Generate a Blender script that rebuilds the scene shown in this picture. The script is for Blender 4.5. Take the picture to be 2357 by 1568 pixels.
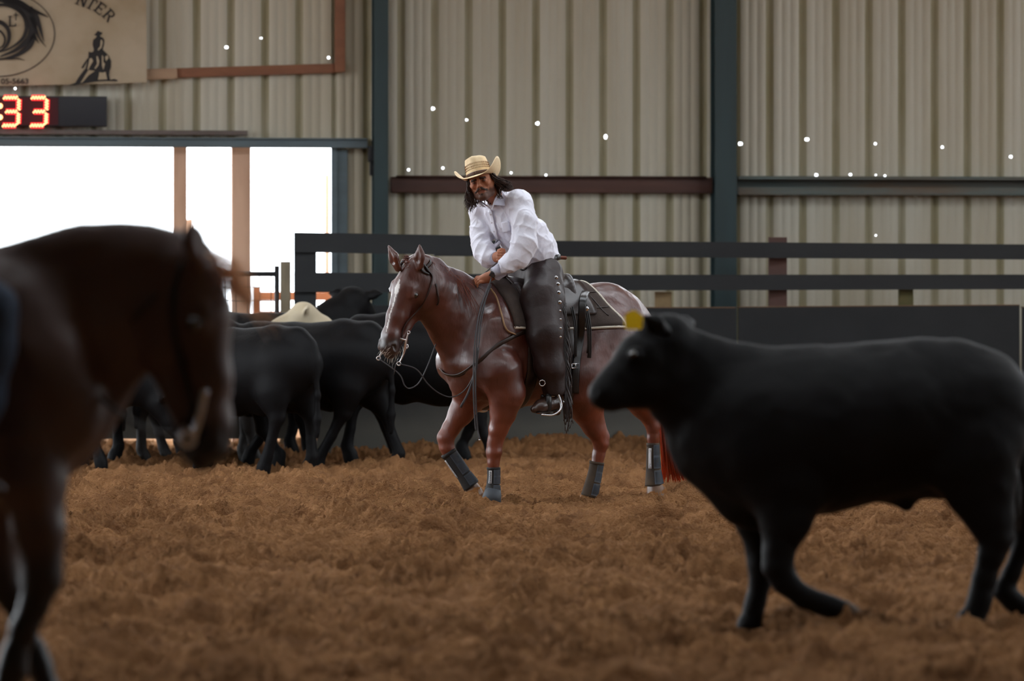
import bpy, bmesh, math, random
import numpy as np
from mathutils import Vector, Matrix, Euler

C = bpy.context.scene.collection
for o in list(bpy.data.objects):
    bpy.data.objects.remove(o)

# ------------------------------------------------------------------ camera, light, exposure
CAM_H = 1.47
FPX = 2357 * 150.0 / 36.0          # focal length in pixels (150 mm on a 36 mm frame)
HOR = 643.0                        # row of the horizon
cam = bpy.data.cameras.new('camera')
cam_o = bpy.data.objects.new('camera', cam); C.objects.link(cam_o)
cam.lens = 150.0; cam.sensor_width = 36.0; cam.sensor_fit = 'HORIZONTAL'
cam.shift_y = -(784 - HOR) / 2357.0
cam.clip_end = 400
cam_o.location = (0, 0, CAM_H); cam_o.rotation_euler = (math.pi / 2, 0, 0)
cam.dof.use_dof = True; cam.dof.focus_distance = 28.3; cam.dof.aperture_fstop = 2.3
bpy.context.scene.camera = cam_o

world = bpy.data.worlds.new('sky'); bpy.context.scene.world = world
world.use_nodes = True
wn = world.node_tree.nodes; wl = world.node_tree.links
bg = wn['Background']
bg.inputs['Color'].default_value = (0.88, 0.94, 1.0, 1)
bg.inputs['Strength'].default_value = 6.2
vs = bpy.context.scene.view_settings
vs.view_transform = 'Standard'; vs.look = 'None'; vs.gamma = 1.0; vs.exposure = 0.0
try: vs.use_curve_mapping = False
except Exception: pass

def P(px, py, D):
    """a point of the photograph at distance D, in metres"""
    return Vector(((px - 1178.5) * D / FPX, D, CAM_H - (py - HOR) * D / FPX))

# ------------------------------------------------------------------ materials
MATS = {}
def srgb(r, g, b):
    f = lambda c: ((c / 255) / 12.92 if c / 255 <= 0.04045 else ((c / 255 + 0.055) / 1.055) ** 2.4)
    return (f(r), f(g), f(b), 1)
def mat(name, col, rough=0.6, metal=0.0, noise=None, bump=None, attr=None, spec=0.5, sheen=0.0, coat=0.0, stretch=(1, 1, 1), sss=0, emit=None):
    """noise=(scale, amount, colour2); bump=(scale, strength, distance); attr = colour attribute used as base"""
    m = bpy.data.materials.new(name); m.use_nodes = True
    nt = m.node_tree; N = nt.nodes; L = nt.links
    b = N['Principled BSDF']
    b.inputs['Base Color'].default_value = col
    b.inputs['Roughness'].default_value = rough
    b.inputs['Metallic'].default_value = metal
    b.inputs['Specular IOR Level'].default_value = spec
    if sheen: b.inputs['Sheen Weight'].default_value = sheen
    if coat:
        b.inputs['Coat Weight'].default_value = coat; b.inputs['Coat Roughness'].default_value = 0.25
    if sss:
        b.inputs['Subsurface Weight'].default_value = sss; b.inputs['Subsurface Radius'].default_value = (0.01, 0.004, 0.002)
        b.inputs['Subsurface Scale'].default_value = 1.0
    if emit:
        b.inputs['Emission Color'].default_value = emit[0]; b.inputs['Emission Strength'].default_value = emit[1]
    tc = N.new('ShaderNodeTexCoord'); mp = N.new('ShaderNodeMapping'); mp.inputs['Scale'].default_value = stretch
    L.new(tc.outputs['Object'], mp.inputs['Vector'])
    src = None
    if attr:
        a = N.new('ShaderNodeAttribute'); a.attribute_name = attr; src = a.outputs['Color']
        L.new(src, b.inputs['Base Color'])
    if noise:
        n = N.new('ShaderNodeTexNoise'); n.inputs['Scale'].default_value = noise[0]; n.inputs['Detail'].default_value = 6
        L.new(mp.outputs[0], n.inputs['Vector'])
        mx = N.new('ShaderNodeMix'); mx.data_type = 'RGBA'
        rm = N.new('ShaderNodeMapRange'); rm.inputs[1].default_value = 0.35; rm.inputs[2].default_value = 0.7
        rm.inputs[3].default_value = 0; rm.inputs[4].default_value = noise[1]
        L.new(n.outputs[0], rm.inputs[0]); L.new(rm.outputs[0], mx.inputs[0])
        if src is None: mx.inputs[6].default_value = col
        else: L.new(src, mx.inputs[6])
        mx.inputs[7].default_value = noise[2]
        L.new(mx.outputs[2], b.inputs['Base Color'])
    if bump:
        n = N.new('ShaderNodeTexNoise'); n.inputs['Scale'].default_value = bump[0]; n.inputs['Detail'].default_value = 5
        L.new(mp.outputs[0], n.inputs['Vector'])
        bp = N.new('ShaderNodeBump'); bp.inputs['Strength'].default_value = bump[1]; bp.inputs['Distance'].default_value = bump[2]
        L.new(n.outputs[0], bp.inputs['Height']); L.new(bp.outputs[0], b.inputs['Normal'])
    MATS[name] = m
    return m

# ------------------------------------------------------------------ object helpers
def link(name, me, m=None, parent=None, smooth=True):
    o = bpy.data.objects.new(name, me); C.objects.link(o)
    if m is not None: me.materials.append(m)
    if smooth: me.polygons.foreach_set('use_smooth', [True] * len(me.polygons))
    if parent is not None: o.parent = parent; o.matrix_parent_inverse = parent.matrix_basis.inverted()
    return o
def tag(o, label, cat, group=None, kind=None):
    if label: o['label'] = label
    if cat: o['category'] = cat
    if group: o['group'] = group
    if kind: o['kind'] = kind
    return o
def thing(name, loc, label, cat, group=None):
    o = bpy.data.objects.new(name, None); C.objects.link(o)
    o.location = loc; o.empty_display_size = 0.1
    return tag(o, label, cat, group)
def structure(o):
    o['kind'] = 'structure'; return o

class MB:
    """collects shapes and links them as one mesh object"""
    def __init__(s): s.bm = bmesh.new()
    def box(s, c, size, rot=None, bevel=0.0):
        r = bmesh.ops.create_cube(s.bm, size=1.0)
        M = Matrix.Translation(c) @ (rot.to_matrix().to_4x4() if isinstance(rot, Euler) else (rot or Matrix.Identity(4))) @ Matrix.Diagonal((*size, 1))
        bmesh.ops.transform(s.bm, matrix=M, verts=r['verts'])
        if bevel:
            es = list({e for v in r['verts'] for e in v.link_edges})
            bmesh.ops.bevel(s.bm, geom=es, offset=bevel, segments=2, affect='EDGES', profile=0.7)
        return s
    def tube(s, pts, rad, n=8, cap=True, flat=1.0, up=None):
        """sweep a circle along pts; rad is a number or a list; flat squashes it along its second axis"""
        pts = [Vector(p) for p in pts]
        if not hasattr(rad, '__len__'): rad = [rad] * len(pts)
        rings = []; prev = None
        for i, p in enumerate(pts):
            d = (pts[min(i + 1, len(pts) - 1)] - pts[max(i - 1, 0)])
            if d.length < 1e-9: d = Vector((0, 0, 1))
            d.normalize()
            if prev is None:
                a = Vector(up) if up is not None else (Vector((0, 0, 1)) if abs(d.z) < 0.9 else Vector((1, 0, 0)))
                u = (a - d * a.dot(d)).normalized()
            else:
                u = (prev - d * prev.dot(d))
                u = u.normalized() if u.length > 1e-6 else d.orthogonal().normalized()
            prev = u; w = d.cross(u)
            rings.append([s.bm.verts.new(p + (u * math.cos(2 * math.pi * k / n) + w * math.sin(2 * math.pi * k / n) * flat) * rad[i]) for k in range(n)])
        for a, b in zip(rings, rings[1:]):
            for k in range(n):
                s.bm.faces.new((a[k], a[(k + 1) % n], b[(k + 1) % n], b[k]))
        if cap:
            s.bm.faces.new(list(reversed(rings[0]))); s.bm.faces.new(rings[-1])
        return s
    def sphere(s, c, r, scale=(1, 1, 1), rot=None, seg=16):
        q = bmesh.ops.create_uvsphere(s.bm, u_segments=seg, v_segments=max(6, seg // 2), radius=r)
        M = Matrix.Translation(c) @ (rot or Matrix.Identity(4)) @ Matrix.Diagonal((*scale, 1))
        bmesh.ops.transform(s.bm, matrix=M, verts=q['verts']); return s
    def torus(s, c, R, r, rot=None, n=24, m=8, arc=1.0):
        pts = [Vector((R * math.cos(2 * math.pi * arc * i / n), R * math.sin(2 * math.pi * arc * i / n), 0)) for i in range(n + 1)]
        M = Matrix.Translation(c) @ (rot or Matrix.Identity(4))
        return s.tube([M @ p for p in pts], r, n=m, up=(M.to_3x3() @ Vector((0, 0, 1))))
    def plate(s, outline, thick, M=None):
        """a flat outline (x, y) given a thickness along +z"""
        M = M or Matrix.Identity(4)
        lo = [s.bm.verts.new(M @ Vector((x, y, 0))) for x, y in outline]
        hi = [s.bm.verts.new(M @ Vector((x, y, thick))) for x, y in outline]
        n = len(outline)
        s.bm.faces.new(list(reversed(lo))); s.bm.faces.new(hi)
        for i in range(n): s.bm.faces.new((lo[i], lo[(i + 1) % n], hi[(i + 1) % n], hi[i]))
        return s
    def build(s, name, m, parent=None, smooth=True):
        bmesh.ops.recalc_face_normals(s.bm, faces=s.bm.faces[:])
        me = bpy.data.meshes.new(name); s.bm.to_mesh(me); s.bm.free()
        return link(name, me, m, parent, smooth)

def spline(pts, n=8):
    """Catmull-Rom through pts"""
    pts = [Vector(p) for p in pts]; out = []
    q = [pts[0] * 2 - pts[1]] + pts + [pts[-1] * 2 - pts[-2]]
    for i in range(1, len(q) - 2):
        for k in range(n):
            t = k / n; a, b, c, d = q[i - 1:i + 3]
            out.append(0.5 * ((2 * b) + (c - a) * t + (2 * a - 5 * b + 4 * c - d) * t * t + (3 * b - a - 3 * c + d) * t ** 3))
    out.append(pts[-1]); return out
def lerpr(rs, pts_n, n):
    out = []
    for i in range(len(rs) - 1):
        for k in range(n): out.append(rs[i] + (rs[i + 1] - rs[i]) * k / n)
    out.append(rs[-1]); return out

# ------------------------------------------------------------------ organic bodies: blended cones -> one continuous skin
class Body:
    def __init__(s, lo, hi, h):
        s.lo = np.array(lo, float); s.h = h
        s.n = np.ceil((np.array(hi, float) - s.lo) / h).astype(int) + 1
        s.F = np.full(tuple(s.n), 1.0, np.float32)
    def _sub(s, a, b, r):
        lo = np.floor((np.minimum(a, b) - r - s.lo) / s.h).astype(int); hi = np.ceil((np.maximum(a, b) + r - s.lo) / s.h).astype(int) + 1
        lo = np.maximum(lo, 0); hi = np.minimum(hi, s.n)
        if (hi <= lo).any(): return None
        sl = tuple(slice(int(x), int(y)) for x, y in zip(lo, hi))
        g = [(np.arange(x, y) * s.h + s.lo[i]).astype(np.float32) for i, (x, y) in enumerate(zip(lo, hi))]
        return sl, g[0][:, None, None], g[1][None, :, None], g[2][None, None, :]
    def cone(s, a, b, ra, rb, k=0.03, axis=None, ratio=1.0, cut=False):
        a = np.array(a, float); b = np.array(b, float); R = max(ra, rb) * max(1, ratio)
        q = s._sub(a, b, R + k + 0.02)
        if q is None: return s
        sl, X, Y, Z = q
        A = a.copy(); B = b.copy()
        if axis is not None:
            ax = np.array(axis, float); ax /= np.linalg.norm(ax); f = 1 / ratio - 1
            dt = X * ax[0] + Y * ax[1] + Z * ax[2]
            X = X + f * dt * ax[0]; Y = Y + f * dt * ax[1]; Z = Z + f * dt * ax[2]
            A = a + f * a.dot(ax) * ax; B = b + f * b.dot(ax) * ax
        d = B - A; L2 = max(d.dot(d), 1e-12)
        t = np.clip(((X - A[0]) * d[0] + (Y - A[1]) * d[1] + (Z - A[2]) * d[2]) / L2, 0, 1)
        D = np.sqrt((X - A[0] - t * d[0]) ** 2 + (Y - A[1] - t * d[1]) ** 2 + (Z - A[2] - t * d[2]) ** 2) - (ra + (rb - ra) * t)
        D = (D * min(1.0, ratio)).astype(np.float32)
        F = s.F[sl]
        if cut:
            D = -D; h = np.clip(0.5 - 0.5 * (D - F) / k, 0, 1) if k > 0 else (D < F)
            s.F[sl] = np.maximum(F, D) + (0.25 * np.maximum(k - np.abs(F - D), 0) ** 2 / k if k > 0 else 0)
        else:
            s.F[sl] = np.minimum(F, D) - (0.25 * np.maximum(k - np.abs(F - D), 0) ** 2 / k if k > 0 else 0)
        return s
    def chain(s, nodes, k=0.03, axis=None, cut=False):
        """nodes: (point, radius[, ratio])"""
        for p, q in zip(nodes, nodes[1:]):
            ra = p[2] if len(p) > 2 else 1.0; rb = q[2] if len(q) > 2 else 1.0
            s.cone(p[0], q[0], p[1], q[1], k, axis if (ra != 1 or rb != 1) else None, (ra + rb) / 2, cut)
        return s
    def blob(s, c, r, k=0.03, axis=None, ratio=1.0, cut=False):
        return s.cone(c, c, r, r, k, axis, ratio, cut)
    def halfcut(s, p, n):
        """keep the side where (x-p).n < 0"""
        n = np.array(n, float); n /= np.linalg.norm(n); p = np.array(p, float)
        g = [(np.arange(m) * s.h + s.lo[i]).astype(np.float32) for i, m in enumerate(s.n)]
        D = (g[0][:, None, None] - p[0]) * n[0] + (g[1][None, :, None] - p[1]) * n[1] + (g[2][None, None, :] - p[2]) * n[2]
        s.F = np.maximum(s.F, D.astype(np.float32)); return s
    def mesh(s):
        F = s.F; neg = F < 0
        n = s.n
        c = np.zeros(tuple(n - 1), np.int8)
        for i in (0, 1):
            for j in (0, 1):
                for k in (0, 1):
                    c += neg[i:n[0] - 1 + i, j:n[1] - 1 + j, k:n[2] - 1 + k]
        idx = np.argwhere((c > 0) & (c < 8))
        vid = np.full(tuple(n - 1), -1, np.int32); vid[tuple(idx.T)] = np.arange(len(idx))
        acc = np.zeros((len(idx), 3)); cnt = np.zeros(len(idx))
        for ax in range(3):
            o1, o2 = [x for x in range(3) if x != ax]
            for u in (0, 1):
                for v in (0, 1):
                    a = idx.copy(); a[:, o1] += u; a[:, o2] += v; b = a.copy(); b[:, ax] += 1
                    fa = F[tuple(a.T)]; fb = F[tuple(b.T)]; m = (fa < 0) != (fb < 0)
                    t = np.where(m, fa / np.where(m, fa - fb, 1), 0)
                    p = a.astype(float); p[:, ax] += t
                    acc[m] += p[m]; cnt[m] += 1
        V = acc / cnt[:, None] * s.h + s.lo
        faces = []
        for ax in range(3):
            o1, o2 = (ax + 1) % 3, (ax + 2) % 3
            sa = [slice(None)] * 3; sb = [slice(None)] * 3
            sa[ax] = slice(0, n[ax] - 1); sb[ax] = slice(1, n[ax])
            ch = neg[tuple(sa)] != neg[tuple(sb)]
            e = np.argwhere(ch)
            ok = (e[:, o1] > 0) & (e[:, o2] > 0) & (e[:, o1] < n[o1] - 1) & (e[:, o2] < n[o2] - 1)
            e = e[ok]
            q = []
            for u, v in ((-1, -1), (0, -1), (0, 0), (-1, 0)):
                w = e.copy(); w[:, o1] += u; w[:, o2] += v; q.append(vid[tuple(w.T)])
            q = np.stack(q, 1)
            flip = ~neg[tuple(e.T)]
            q[flip] = q[flip][:, ::-1]
            faces.append(q)
        Q = np.concatenate(faces)
        Q = Q[(Q >= 0).all(1)]
        return V, Q
    def build(s, name, m, parent=None, disp=None, paint=None, smooth_it=2):
        V, Q = s.mesh()
        # light smoothing
        for _ in range(smooth_it):
            S = np.zeros_like(V); Cn = np.zeros(len(V))
            for i in range(4):
                a = Q[:, i]; b = Q[:, (i + 1) % 4]
                np.add.at(S, a, V[b]); np.add.at(Cn, a, 1)
                np.add.at(S, b, V[a]); np.add.at(Cn, b, 1)
            V = V * 0.5 + 0.5 * S / np.maximum(Cn, 1)[:, None]
        if disp is not None:
            fn = np.cross(V[Q[:, 2]] - V[Q[:, 0]], V[Q[:, 3]] - V[Q[:, 1]])
            N = np.zeros_like(V)
            for i in range(4): np.add.at(N, Q[:, i], fn)
            N /= np.maximum(np.linalg.norm(N, axis=1), 1e-12)[:, None]
            V = V + N * disp(V, N)[:, None]
        me = np_mesh(name, V, Q)
        if paint is not None:
            col = np.ones((len(V), 4), np.float32); col[:, :3] = paint(V)
            at = me.color_attributes.new('coat', 'FLOAT_COLOR', 'POINT'); at.data.foreach_set('color', col.ravel())
        return link(name, me, m, parent)

def np_mesh(name, V, Q):
    me = bpy.data.meshes.new(name)
    me.vertices.add(len(V)); me.vertices.foreach_set('co', np.asarray(V, np.float32).ravel())
    k = Q.shape[1]
    me.loops.add(len(Q) * k); me.loops.foreach_set('vertex_index', np.asarray(Q, np.int32).ravel())
    me.polygons.add(len(Q)); me.polygons.foreach_set('loop_start', np.arange(0, len(Q) * k, k, dtype=np.int32))
    try: me.polygons.foreach_set('loop_total', np.full(len(Q), k, np.int32))
    except Exception: pass
    me.update(calc_edges=True); me.validate()
    return me

_rng = np.random.RandomState(7)
_T3 = _rng.rand(32, 32, 32).astype(np.float32)
def vnoise(p, f):
    """smooth value noise, -1..1, on points (n, 3)"""
    q = np.asarray(p) * f; i = np.floor(q).astype(int); t = q - i; t = t * t * (3 - 2 * t)
    r = 0
    for a in (0, 1):
        for b in (0, 1):
            for c in (0, 1):
                w = (t[:, 0] if a else 1 - t[:, 0]) * (t[:, 1] if b else 1 - t[:, 1]) * (t[:, 2] if c else 1 - t[:, 2])
                r = r + w * _T3[(i[:, 0] + a) % 32, (i[:, 1] + b) % 32, (i[:, 2] + c) % 32]
    return r * 2 - 1
def smooth01(x, a, b):
    t = np.clip((x - a) / (b - a), 0, 1); return t * t * (3 - 2 * t)
# ================================================================== THE ARENA
WA = math.atan(0.12); WU = Vector((math.cos(WA), math.sin(WA), 0)); WN = Vector((math.sin(WA), -math.cos(WA), 0)); WO = Vector((0, 38.4, 0))
WROT = Matrix.Rotation(WA, 4, 'Z')
def W(px, py, off=0.0):
    """a point of the photograph on the back wall, off metres in front of it"""
    k = (px - 1178.5) / FPX
    D = (38.4 - off * math.sqrt(1 + 0.0144)) / (1 - 0.12 * k)
    return P(px, py, D)
def WUZ(px, py, off=0.0):
    p = W(px, py, off); return (p - WO).dot(WU), p.z
def wp(u, z, off=0.0): return WO + WU * u + WN * off + Vector((0, 0, z))
def wbox(mb, u0, u1, z0, z1, f0, f1, bevel=0.0):
    c = wp((u0 + u1) / 2, (z0 + z1) / 2, (f0 + f1) / 2)
    return mb.box(c, (u1 - u0, f1 - f0, z1 - z0), WROT, bevel)
def pbox(mb, x0, x1, y0, y1, f0, f1, bevel=0.0):
    u0, z1 = WUZ(x0, y0, f1); u1, z0 = WUZ(x1, y1, f1)
    return wbox(mb, u0, u1, z0, z1, f0, f1, bevel)

# --- ground: loose tilled dirt, banked a little against the fence
def dense(lo, hi, step, far_lo, far_hi, grow=1.35):
    a = list(np.arange(lo, hi, step)); s = step; x = hi
    while x < far_hi: a.append(x); s = min(s * grow, 5); x += s
    a.append(far_hi); s = step; x = lo - s
    while x > far_lo: a.insert(0, x); s = min(s * grow, 5); x -= s
    a.insert(0, far_lo); return np.array(a)
GX = dense(-4.9, 4.9, 0.0115, -60, 60)
GY = dense(21.5, 31.5, 0.0105, 21.49, 31.51)[1:-1]
GY = np.concatenate([[y for y in dense(14.5, 21.5, 0.022, -20, 21.51) if y < 21.49], GY, [y for y in dense(31.52, 38.0, 0.024, 31.515, 120) if y > 31.515]])
_d = vnoise
def ridg(p, f): return 1 - np.abs(vnoise(p, f))
def ground_z(x, y, fine=True):
    x = np.atleast_1d(np.asarray(x, float)); y = np.atleast_1d(np.asarray(y, float))
    p = np.stack([x, y, np.zeros_like(x)], 1)
    bank = 0.10 * smooth01(y, 34.6, 36.3) * smooth01(x, -1.6, -0.6) * (1 - smooth01(y, 37, 38.2))
    z = bank + 0.022 * vnoise(p, 0.9) + 0.010 * vnoise(p + 5, 2.3)
    if fine:
        w = p + 0.08 * np.stack([vnoise(p + 9, 3.1), vnoise(p + 17, 3.1), np.zeros_like(x)], 1)
        amp = .55 + .45 * smooth01(vnoise(p + 61, 1.6), -.5, .6)
        bl = lambda q, f, o: np.abs(vnoise(q + o, f))
        z = z + 0.055 * (vnoise(w * [.8, 1, 1] + 3, 3.3)) * .6 + amp * (0.12 * (bl(w * [.7, 1, 1], 6.0, 13) - .30) + .085 * (bl(w * [.8, 1, 1], 12.5, 31) - .30) + .050 * (bl(w, 24.0, 41) - .30) + .032 * (bl(w, 43.0, 51) - .3) + .014 * vnoise(w + 71, 75.0)) + .040 * vnoise(w * [.35, 1, 1] + 91, 4.2) + .022 * vnoise(w * [.4, 1, 1] + 95, 8.5) - .020
        z = z + 0.16 * np.minimum(vnoise(w * [.8, 1, 1] + 77, 3.6) + 0.36, 0)
    return z
def build_ground():
    X, Y = np.meshgrid(GX, GY, indexing='ij')
    x = X.ravel(); y = Y.ravel()
    z = ground_z(x, y)
    out = (x < -5.3) | (x > 5.3) | (y < 14) | (y > 38.6)
    z[out] = ground_z(x[out], y[out], False)
    n0, n1 = len(GX), len(GY)
    i = np.arange(n0 * n1).reshape(n0, n1)
    Q = np.stack([i[:-1, :-1].ravel(), i[1:, :-1].ravel(), i[1:, 1:].ravel(), i[:-1, 1:].ravel()], 1)
    m = mat('dirt', srgb(160, 116, 78), 1.0, noise=(5, 0.75, srgb(108, 74, 48)), stretch=(.8, .5, 1), bump=(110, 1.0, 0.03), spec=0.1)
    o = link('floor', np_mesh('floor', np.stack([x, y, z], 1), Q), m)
    structure(o)
build_ground()
def gz(x, y): return float(ground_z(x, y, False)[0])

# --- corrugated steel wall with a wide opening at the left
steel = mat('cream_steel', srgb(194, 189, 173), 0.42, noise=(1.6, 0.5, srgb(158, 144, 114)), stretch=(1.6, 1.6, 0.10), spec=0.4)
HOLES = [(520, 109, 1), (599, 88, .5), (756, 133, 1), (998, 250, 1), (1076, 276, .5), (1236, 284, .9), (1394, 315, 1), (858, 393, .9), (940, 391, .9),
         (1019, 387, .9), (1176, 398, .75), (1256, 403, .75), (1705, 331, 1.1), (1858, 321, 1.1), (2014, 331, .9), (2168, 339, .95), (2325, 361, .95),
         (1879, 403, .9), (1957, 402, .9), (2015, 403, .55), (2036, 405, .8), (2015, 542, .6), (35, 204, .8)]
def add_holes(m):
    nt = m.node_tree; N = nt.nodes; L = nt.links
    tc = N.new('ShaderNodeNewGeometry'); prev = None
    for x, y, r in HOLES:
        p = W(x, y, -0.016)
        d = N.new('ShaderNodeVectorMath'); d.operation = 'DISTANCE'; d.inputs[1].default_value = p
        L.new(tc.outputs['Position'], d.inputs[0])
        lt = N.new('ShaderNodeMath'); lt.operation = 'LESS_THAN'; lt.inputs[1].default_value = math.hypot(0.0115 * r, 0.016)
        L.new(d.outputs['Value'], lt.inputs[0])
        if prev is None: prev = lt.outputs[0]
        else:
            mx = N.new('ShaderNodeMath'); mx.operation = 'MAXIMUM'; L.new(prev, mx.inputs[0]); L.new(lt.outputs[0], mx.inputs[1]); prev = mx.outputs[0]
    tr = N.new('ShaderNodeBsdfTransparent'); ms = N.new('ShaderNodeMixShader'); b = N['Principled BSDF']; o = N['Material Output']
    L.new(prev, ms.inputs[0]); L.new(b.outputs[0], ms.inputs[1]); L.new(tr.outputs[0], ms.inputs[2]); L.new(ms.outputs[0], o.inputs['Surface'])
add_holes(steel)
U_OPEN, Z_OPEN = WUZ(763, 337)
U_RIB = WUZ(1311, 300)[0]
def rib_profile(u0, u1):
    """(u, offset) of the sheet seen from inside: the ribs are grooves that go outward"""
    out = []; k = math.floor((u0 - U_RIB) / 0.305) - 1
    base = [(-.036, 0), (-.014, -.032), (.014, -.032), (.036, 0), (.100, 0), (.106, -.005), (.120, -.005), (.126, 0), (.178, 0), (.184, -.005), (.198, -.005), (.204, 0)]
    while U_RIB + k * .305 < u1 + .3:
        for a, b in base: out.append((U_RIB + k * .305 + a, b))
        k += 1
    ins = [q for q in out if u0 < q[0] < u1]
    return [(u0, 0)] + ins + [(u1, 0)]
def sheet(name, u0, u1, z0, z1, m):
    pr = rib_profile(u0, u1); V = []; Q = []
    for i, (u, f) in enumerate(pr):
        V += [wp(u, z0, f), wp(u, z1, f)]
        if i: j = 2 * i; Q.append((j - 2, j, j + 1, j - 1))
    return V, Q
Va, Qa = sheet('a', U_OPEN, 16, -0.1, 4.35, steel); Vb, Qb = sheet('b', -16, U_OPEN, Z_OPEN, 4.35, steel)  # top stops short of the roof: unseen gap added for backlight
V = np.array([list(v) for v in Va + Vb]); Q = np.array(list(Qa) + [tuple(i + len(Va) for i in q) for q in Qb])
wb = structure(link('wall_back', np_mesh('wall_back', V, Q), steel, smooth=False))
groovem = mat('dark_groove_steel', srgb(170, 163, 140), 0.5, noise=(2.5, 0.7, srgb(136, 126, 84)), stretch=(1, 1, 0.3), spec=0.3)  # rib grooves darker and yellower than the flat sheet
add_holes(groovem); wb.data.materials.append(groovem)
for p in wb.data.polygons:
    c = p.center; f = (c - WO).dot(WN)
    if f < -.012: p.material_index = 1

# --- roof and side walls (unseen, their slots and openings shaped to light the arena)
roofm = mat('roof_lining', srgb(170, 160, 110), 0.8)  # warm tone chosen so its bounce yellows the upper wall
mb = MB()
for y0, y1 in ((-6.4, 14.6), (15.2, 18.2), (18.9, 23.2), (24.1, 28.6), (30.3, 38.9)):  # open slots between strips, placed for light from above and behind
    mb.box((0, (y0 + y1) / 2, 6.3), (32, y1 - y0, 0.08))
structure(mb.build('ceiling', roofm, smooth=False))
sidem = mat('side_steel', srgb(150, 146, 132), .6)
mb = MB(); mb.box((16, 16, 1.5), (0.1, 46, 3.0)); mb.box((16, 16, 5.6), (0.1, 46, 1.4)); mb.box((16, 4, 3.2), (.1, 22, 6.2)); mb.box((16, 37, 3.2), (.1, 6, 6.2))
structure(mb.build('wall_right', sidem, smooth=False))
mb = MB(); mb.box((-16, 16, 0.6), (0.1, 46, 1.2)); mb.box((-16, 16, 5.9), (0.1, 46, 0.8)); mb.box((-16, 6, 3.2), (.1, 26, 6.2))
structure(mb.build('wall_left', sidem, smooth=False))
mb = MB(); mb.box((0, -6.5, 3.1), (32, .1, 6.3)); structure(mb.build('wall_front', sidem, smooth=False))  # unseen wall added to keep light off the camera side

# --- steel columns
teal = mat('teal_paint', srgb(42, 62, 66), 0.45, noise=(2.0, 0.5, srgb(30, 42, 43)), stretch=(3, 3, .4))
def column(x0, x1, label):
    u0, _ = WUZ(x0, 300, .30); u1, _ = WUZ(x1, 300, .30)
    mb = MB(); c = (u0 + u1) / 2; w = u1 - u0
    wbox(mb, u0, u1, -0.05, 6.2, .285, .30); wbox(mb, u0, u1, -0.05, 6.2, .045, .06); wbox(mb, c - .006, c + .006, -0.05, 6.2, .05, .29)
    tag(mb.build('steel_column', teal, smooth=False), label, 'column')
column(861, 894, 'dark teal steel column of the wall, right beside the bright opening')
column(1646, 1696, 'dark teal steel column of the wall, right of the rider, between the brown and the teal girt')

# --- girts, header and boards on the wall
brownw = mat('stained_timber', srgb(84, 52, 42), 0.6, noise=(3, 0.6, srgb(58, 38, 34)), stretch=(.3, .3, 4), bump=(60, .3, .003))
redw = mat('reddish_timber', srgb(140, 92, 66), 0.65, noise=(4, 0.6, srgb(112, 70, 50)), stretch=(1, 1, 3), bump=(60, .3, .003))
mb = MB(); pbox(mb, 900, 1640, 407, 445, .04, .10, .004); pbox(mb, 914, 1626, 404, 409, .02, .16)
tag(mb.build('wall_girt', brownw), 'dark brown timber girt across the wall behind the rider\'s hat', 'beam')
tealr = mat('rusty_teal_steel', srgb(84, 98, 96), 0.5, noise=(2.2, 0.85, srgb(104, 76, 50)), stretch=(.5, .5, 5))
mb = MB(); u0, zt = WUZ(1700, 405, .2); u1, zb = WUZ(2420, 450, .2)
wbox(mb, u0, u1 + 1.5, zt - .006, zt, .0, .20); wbox(mb, u0, u1 + 1.5, zt - .17, zt, .0, .012)
wbox(mb, u0, u1 + 1.5, zt - .17, zt - .164, .0, .20); wbox(mb, u0, u1 + 1.5, zt - .17, zt - .10, .194, .20); wbox(mb, u0, u1 + 1.5, zt - .03, zt, .194, .20)
tag(mb.build('wall_girt', tealr, smooth=False), 'long rusty teal steel girt crossing the wall at the right edge', 'beam')
greyteal = mat('grey_teal_steel', srgb(96, 112, 120), 0.5, noise=(2.5, 0.5, srgb(70, 78, 80)), stretch=(.6, .6, 3))
mb = MB(); u0, zt = WUZ(-300, 314, .12); u1, zb = WUZ(846, 337, .12)
wbox(mb, u0 - 3, u1, zt - .085, zt - .005, .0, .12, .004); wbox(mb, u0 - 3, u1, zt - .012, zt, -.02, .15, .002)
hd = mb.build('header_beam', greyteal, smooth=False); tag(hd, 'grey-teal header beam over the bright opening, under the scoreboard', 'beam')
lipw = mat('pale_timber', srgb(176, 146, 120), .7, noise=(4, .5, srgb(140, 112, 92)), stretch=(1, 1, 3))
mb = MB(); u1b, zb = WUZ(765, 330, .05); wbox(mb, u0 - 3, u1b, Z_OPEN, Z_OPEN + .045, .0, .06)
hl = mb.build('lip', lipw, smooth=False); hl.parent = hd; hl['label'] = 'pale timber lip'
mb = MB(); pbox(mb, -300, 570, 297, 311, .03, .16, .003)
tag(mb.build('plank', mat('grey_plank', srgb(112, 102, 98), .8, noise=(4, .5, srgb(86, 78, 74)), stretch=(1, 1, 3))), 'long weathered plank lying on the header beam below the scoreboard', 'plank')
mb = MB(); pbox(mb, 763, 776, 338, 720, .005, .05)
pbox(mb, 776, 800, 345, 720, .0, .03)
tag(mb.build('opening_trim', greyteal, smooth=False), 'grey-teal metal trim and flashing down the right side of the bright opening', 'trim')
def tilted_board(x0, y0, x1, y1, h, name, label, m, f0=.02, f1=.06):
    a = W(x0, y0, f1); b = W(x1, y1, f1); d = (b - a); L = d.length; ang = math.atan2(d.z, math.hypot(d.x, d.y))
    R = WROT @ Matrix.Rotation(-ang, 4, 'Y')
    mb = MB(); mb.box((a + b) / 2 - WN * 0.02, (L, f1 - f0, h), R, .003)
    return tag(mb.build(name, m), label, 'board')
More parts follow.
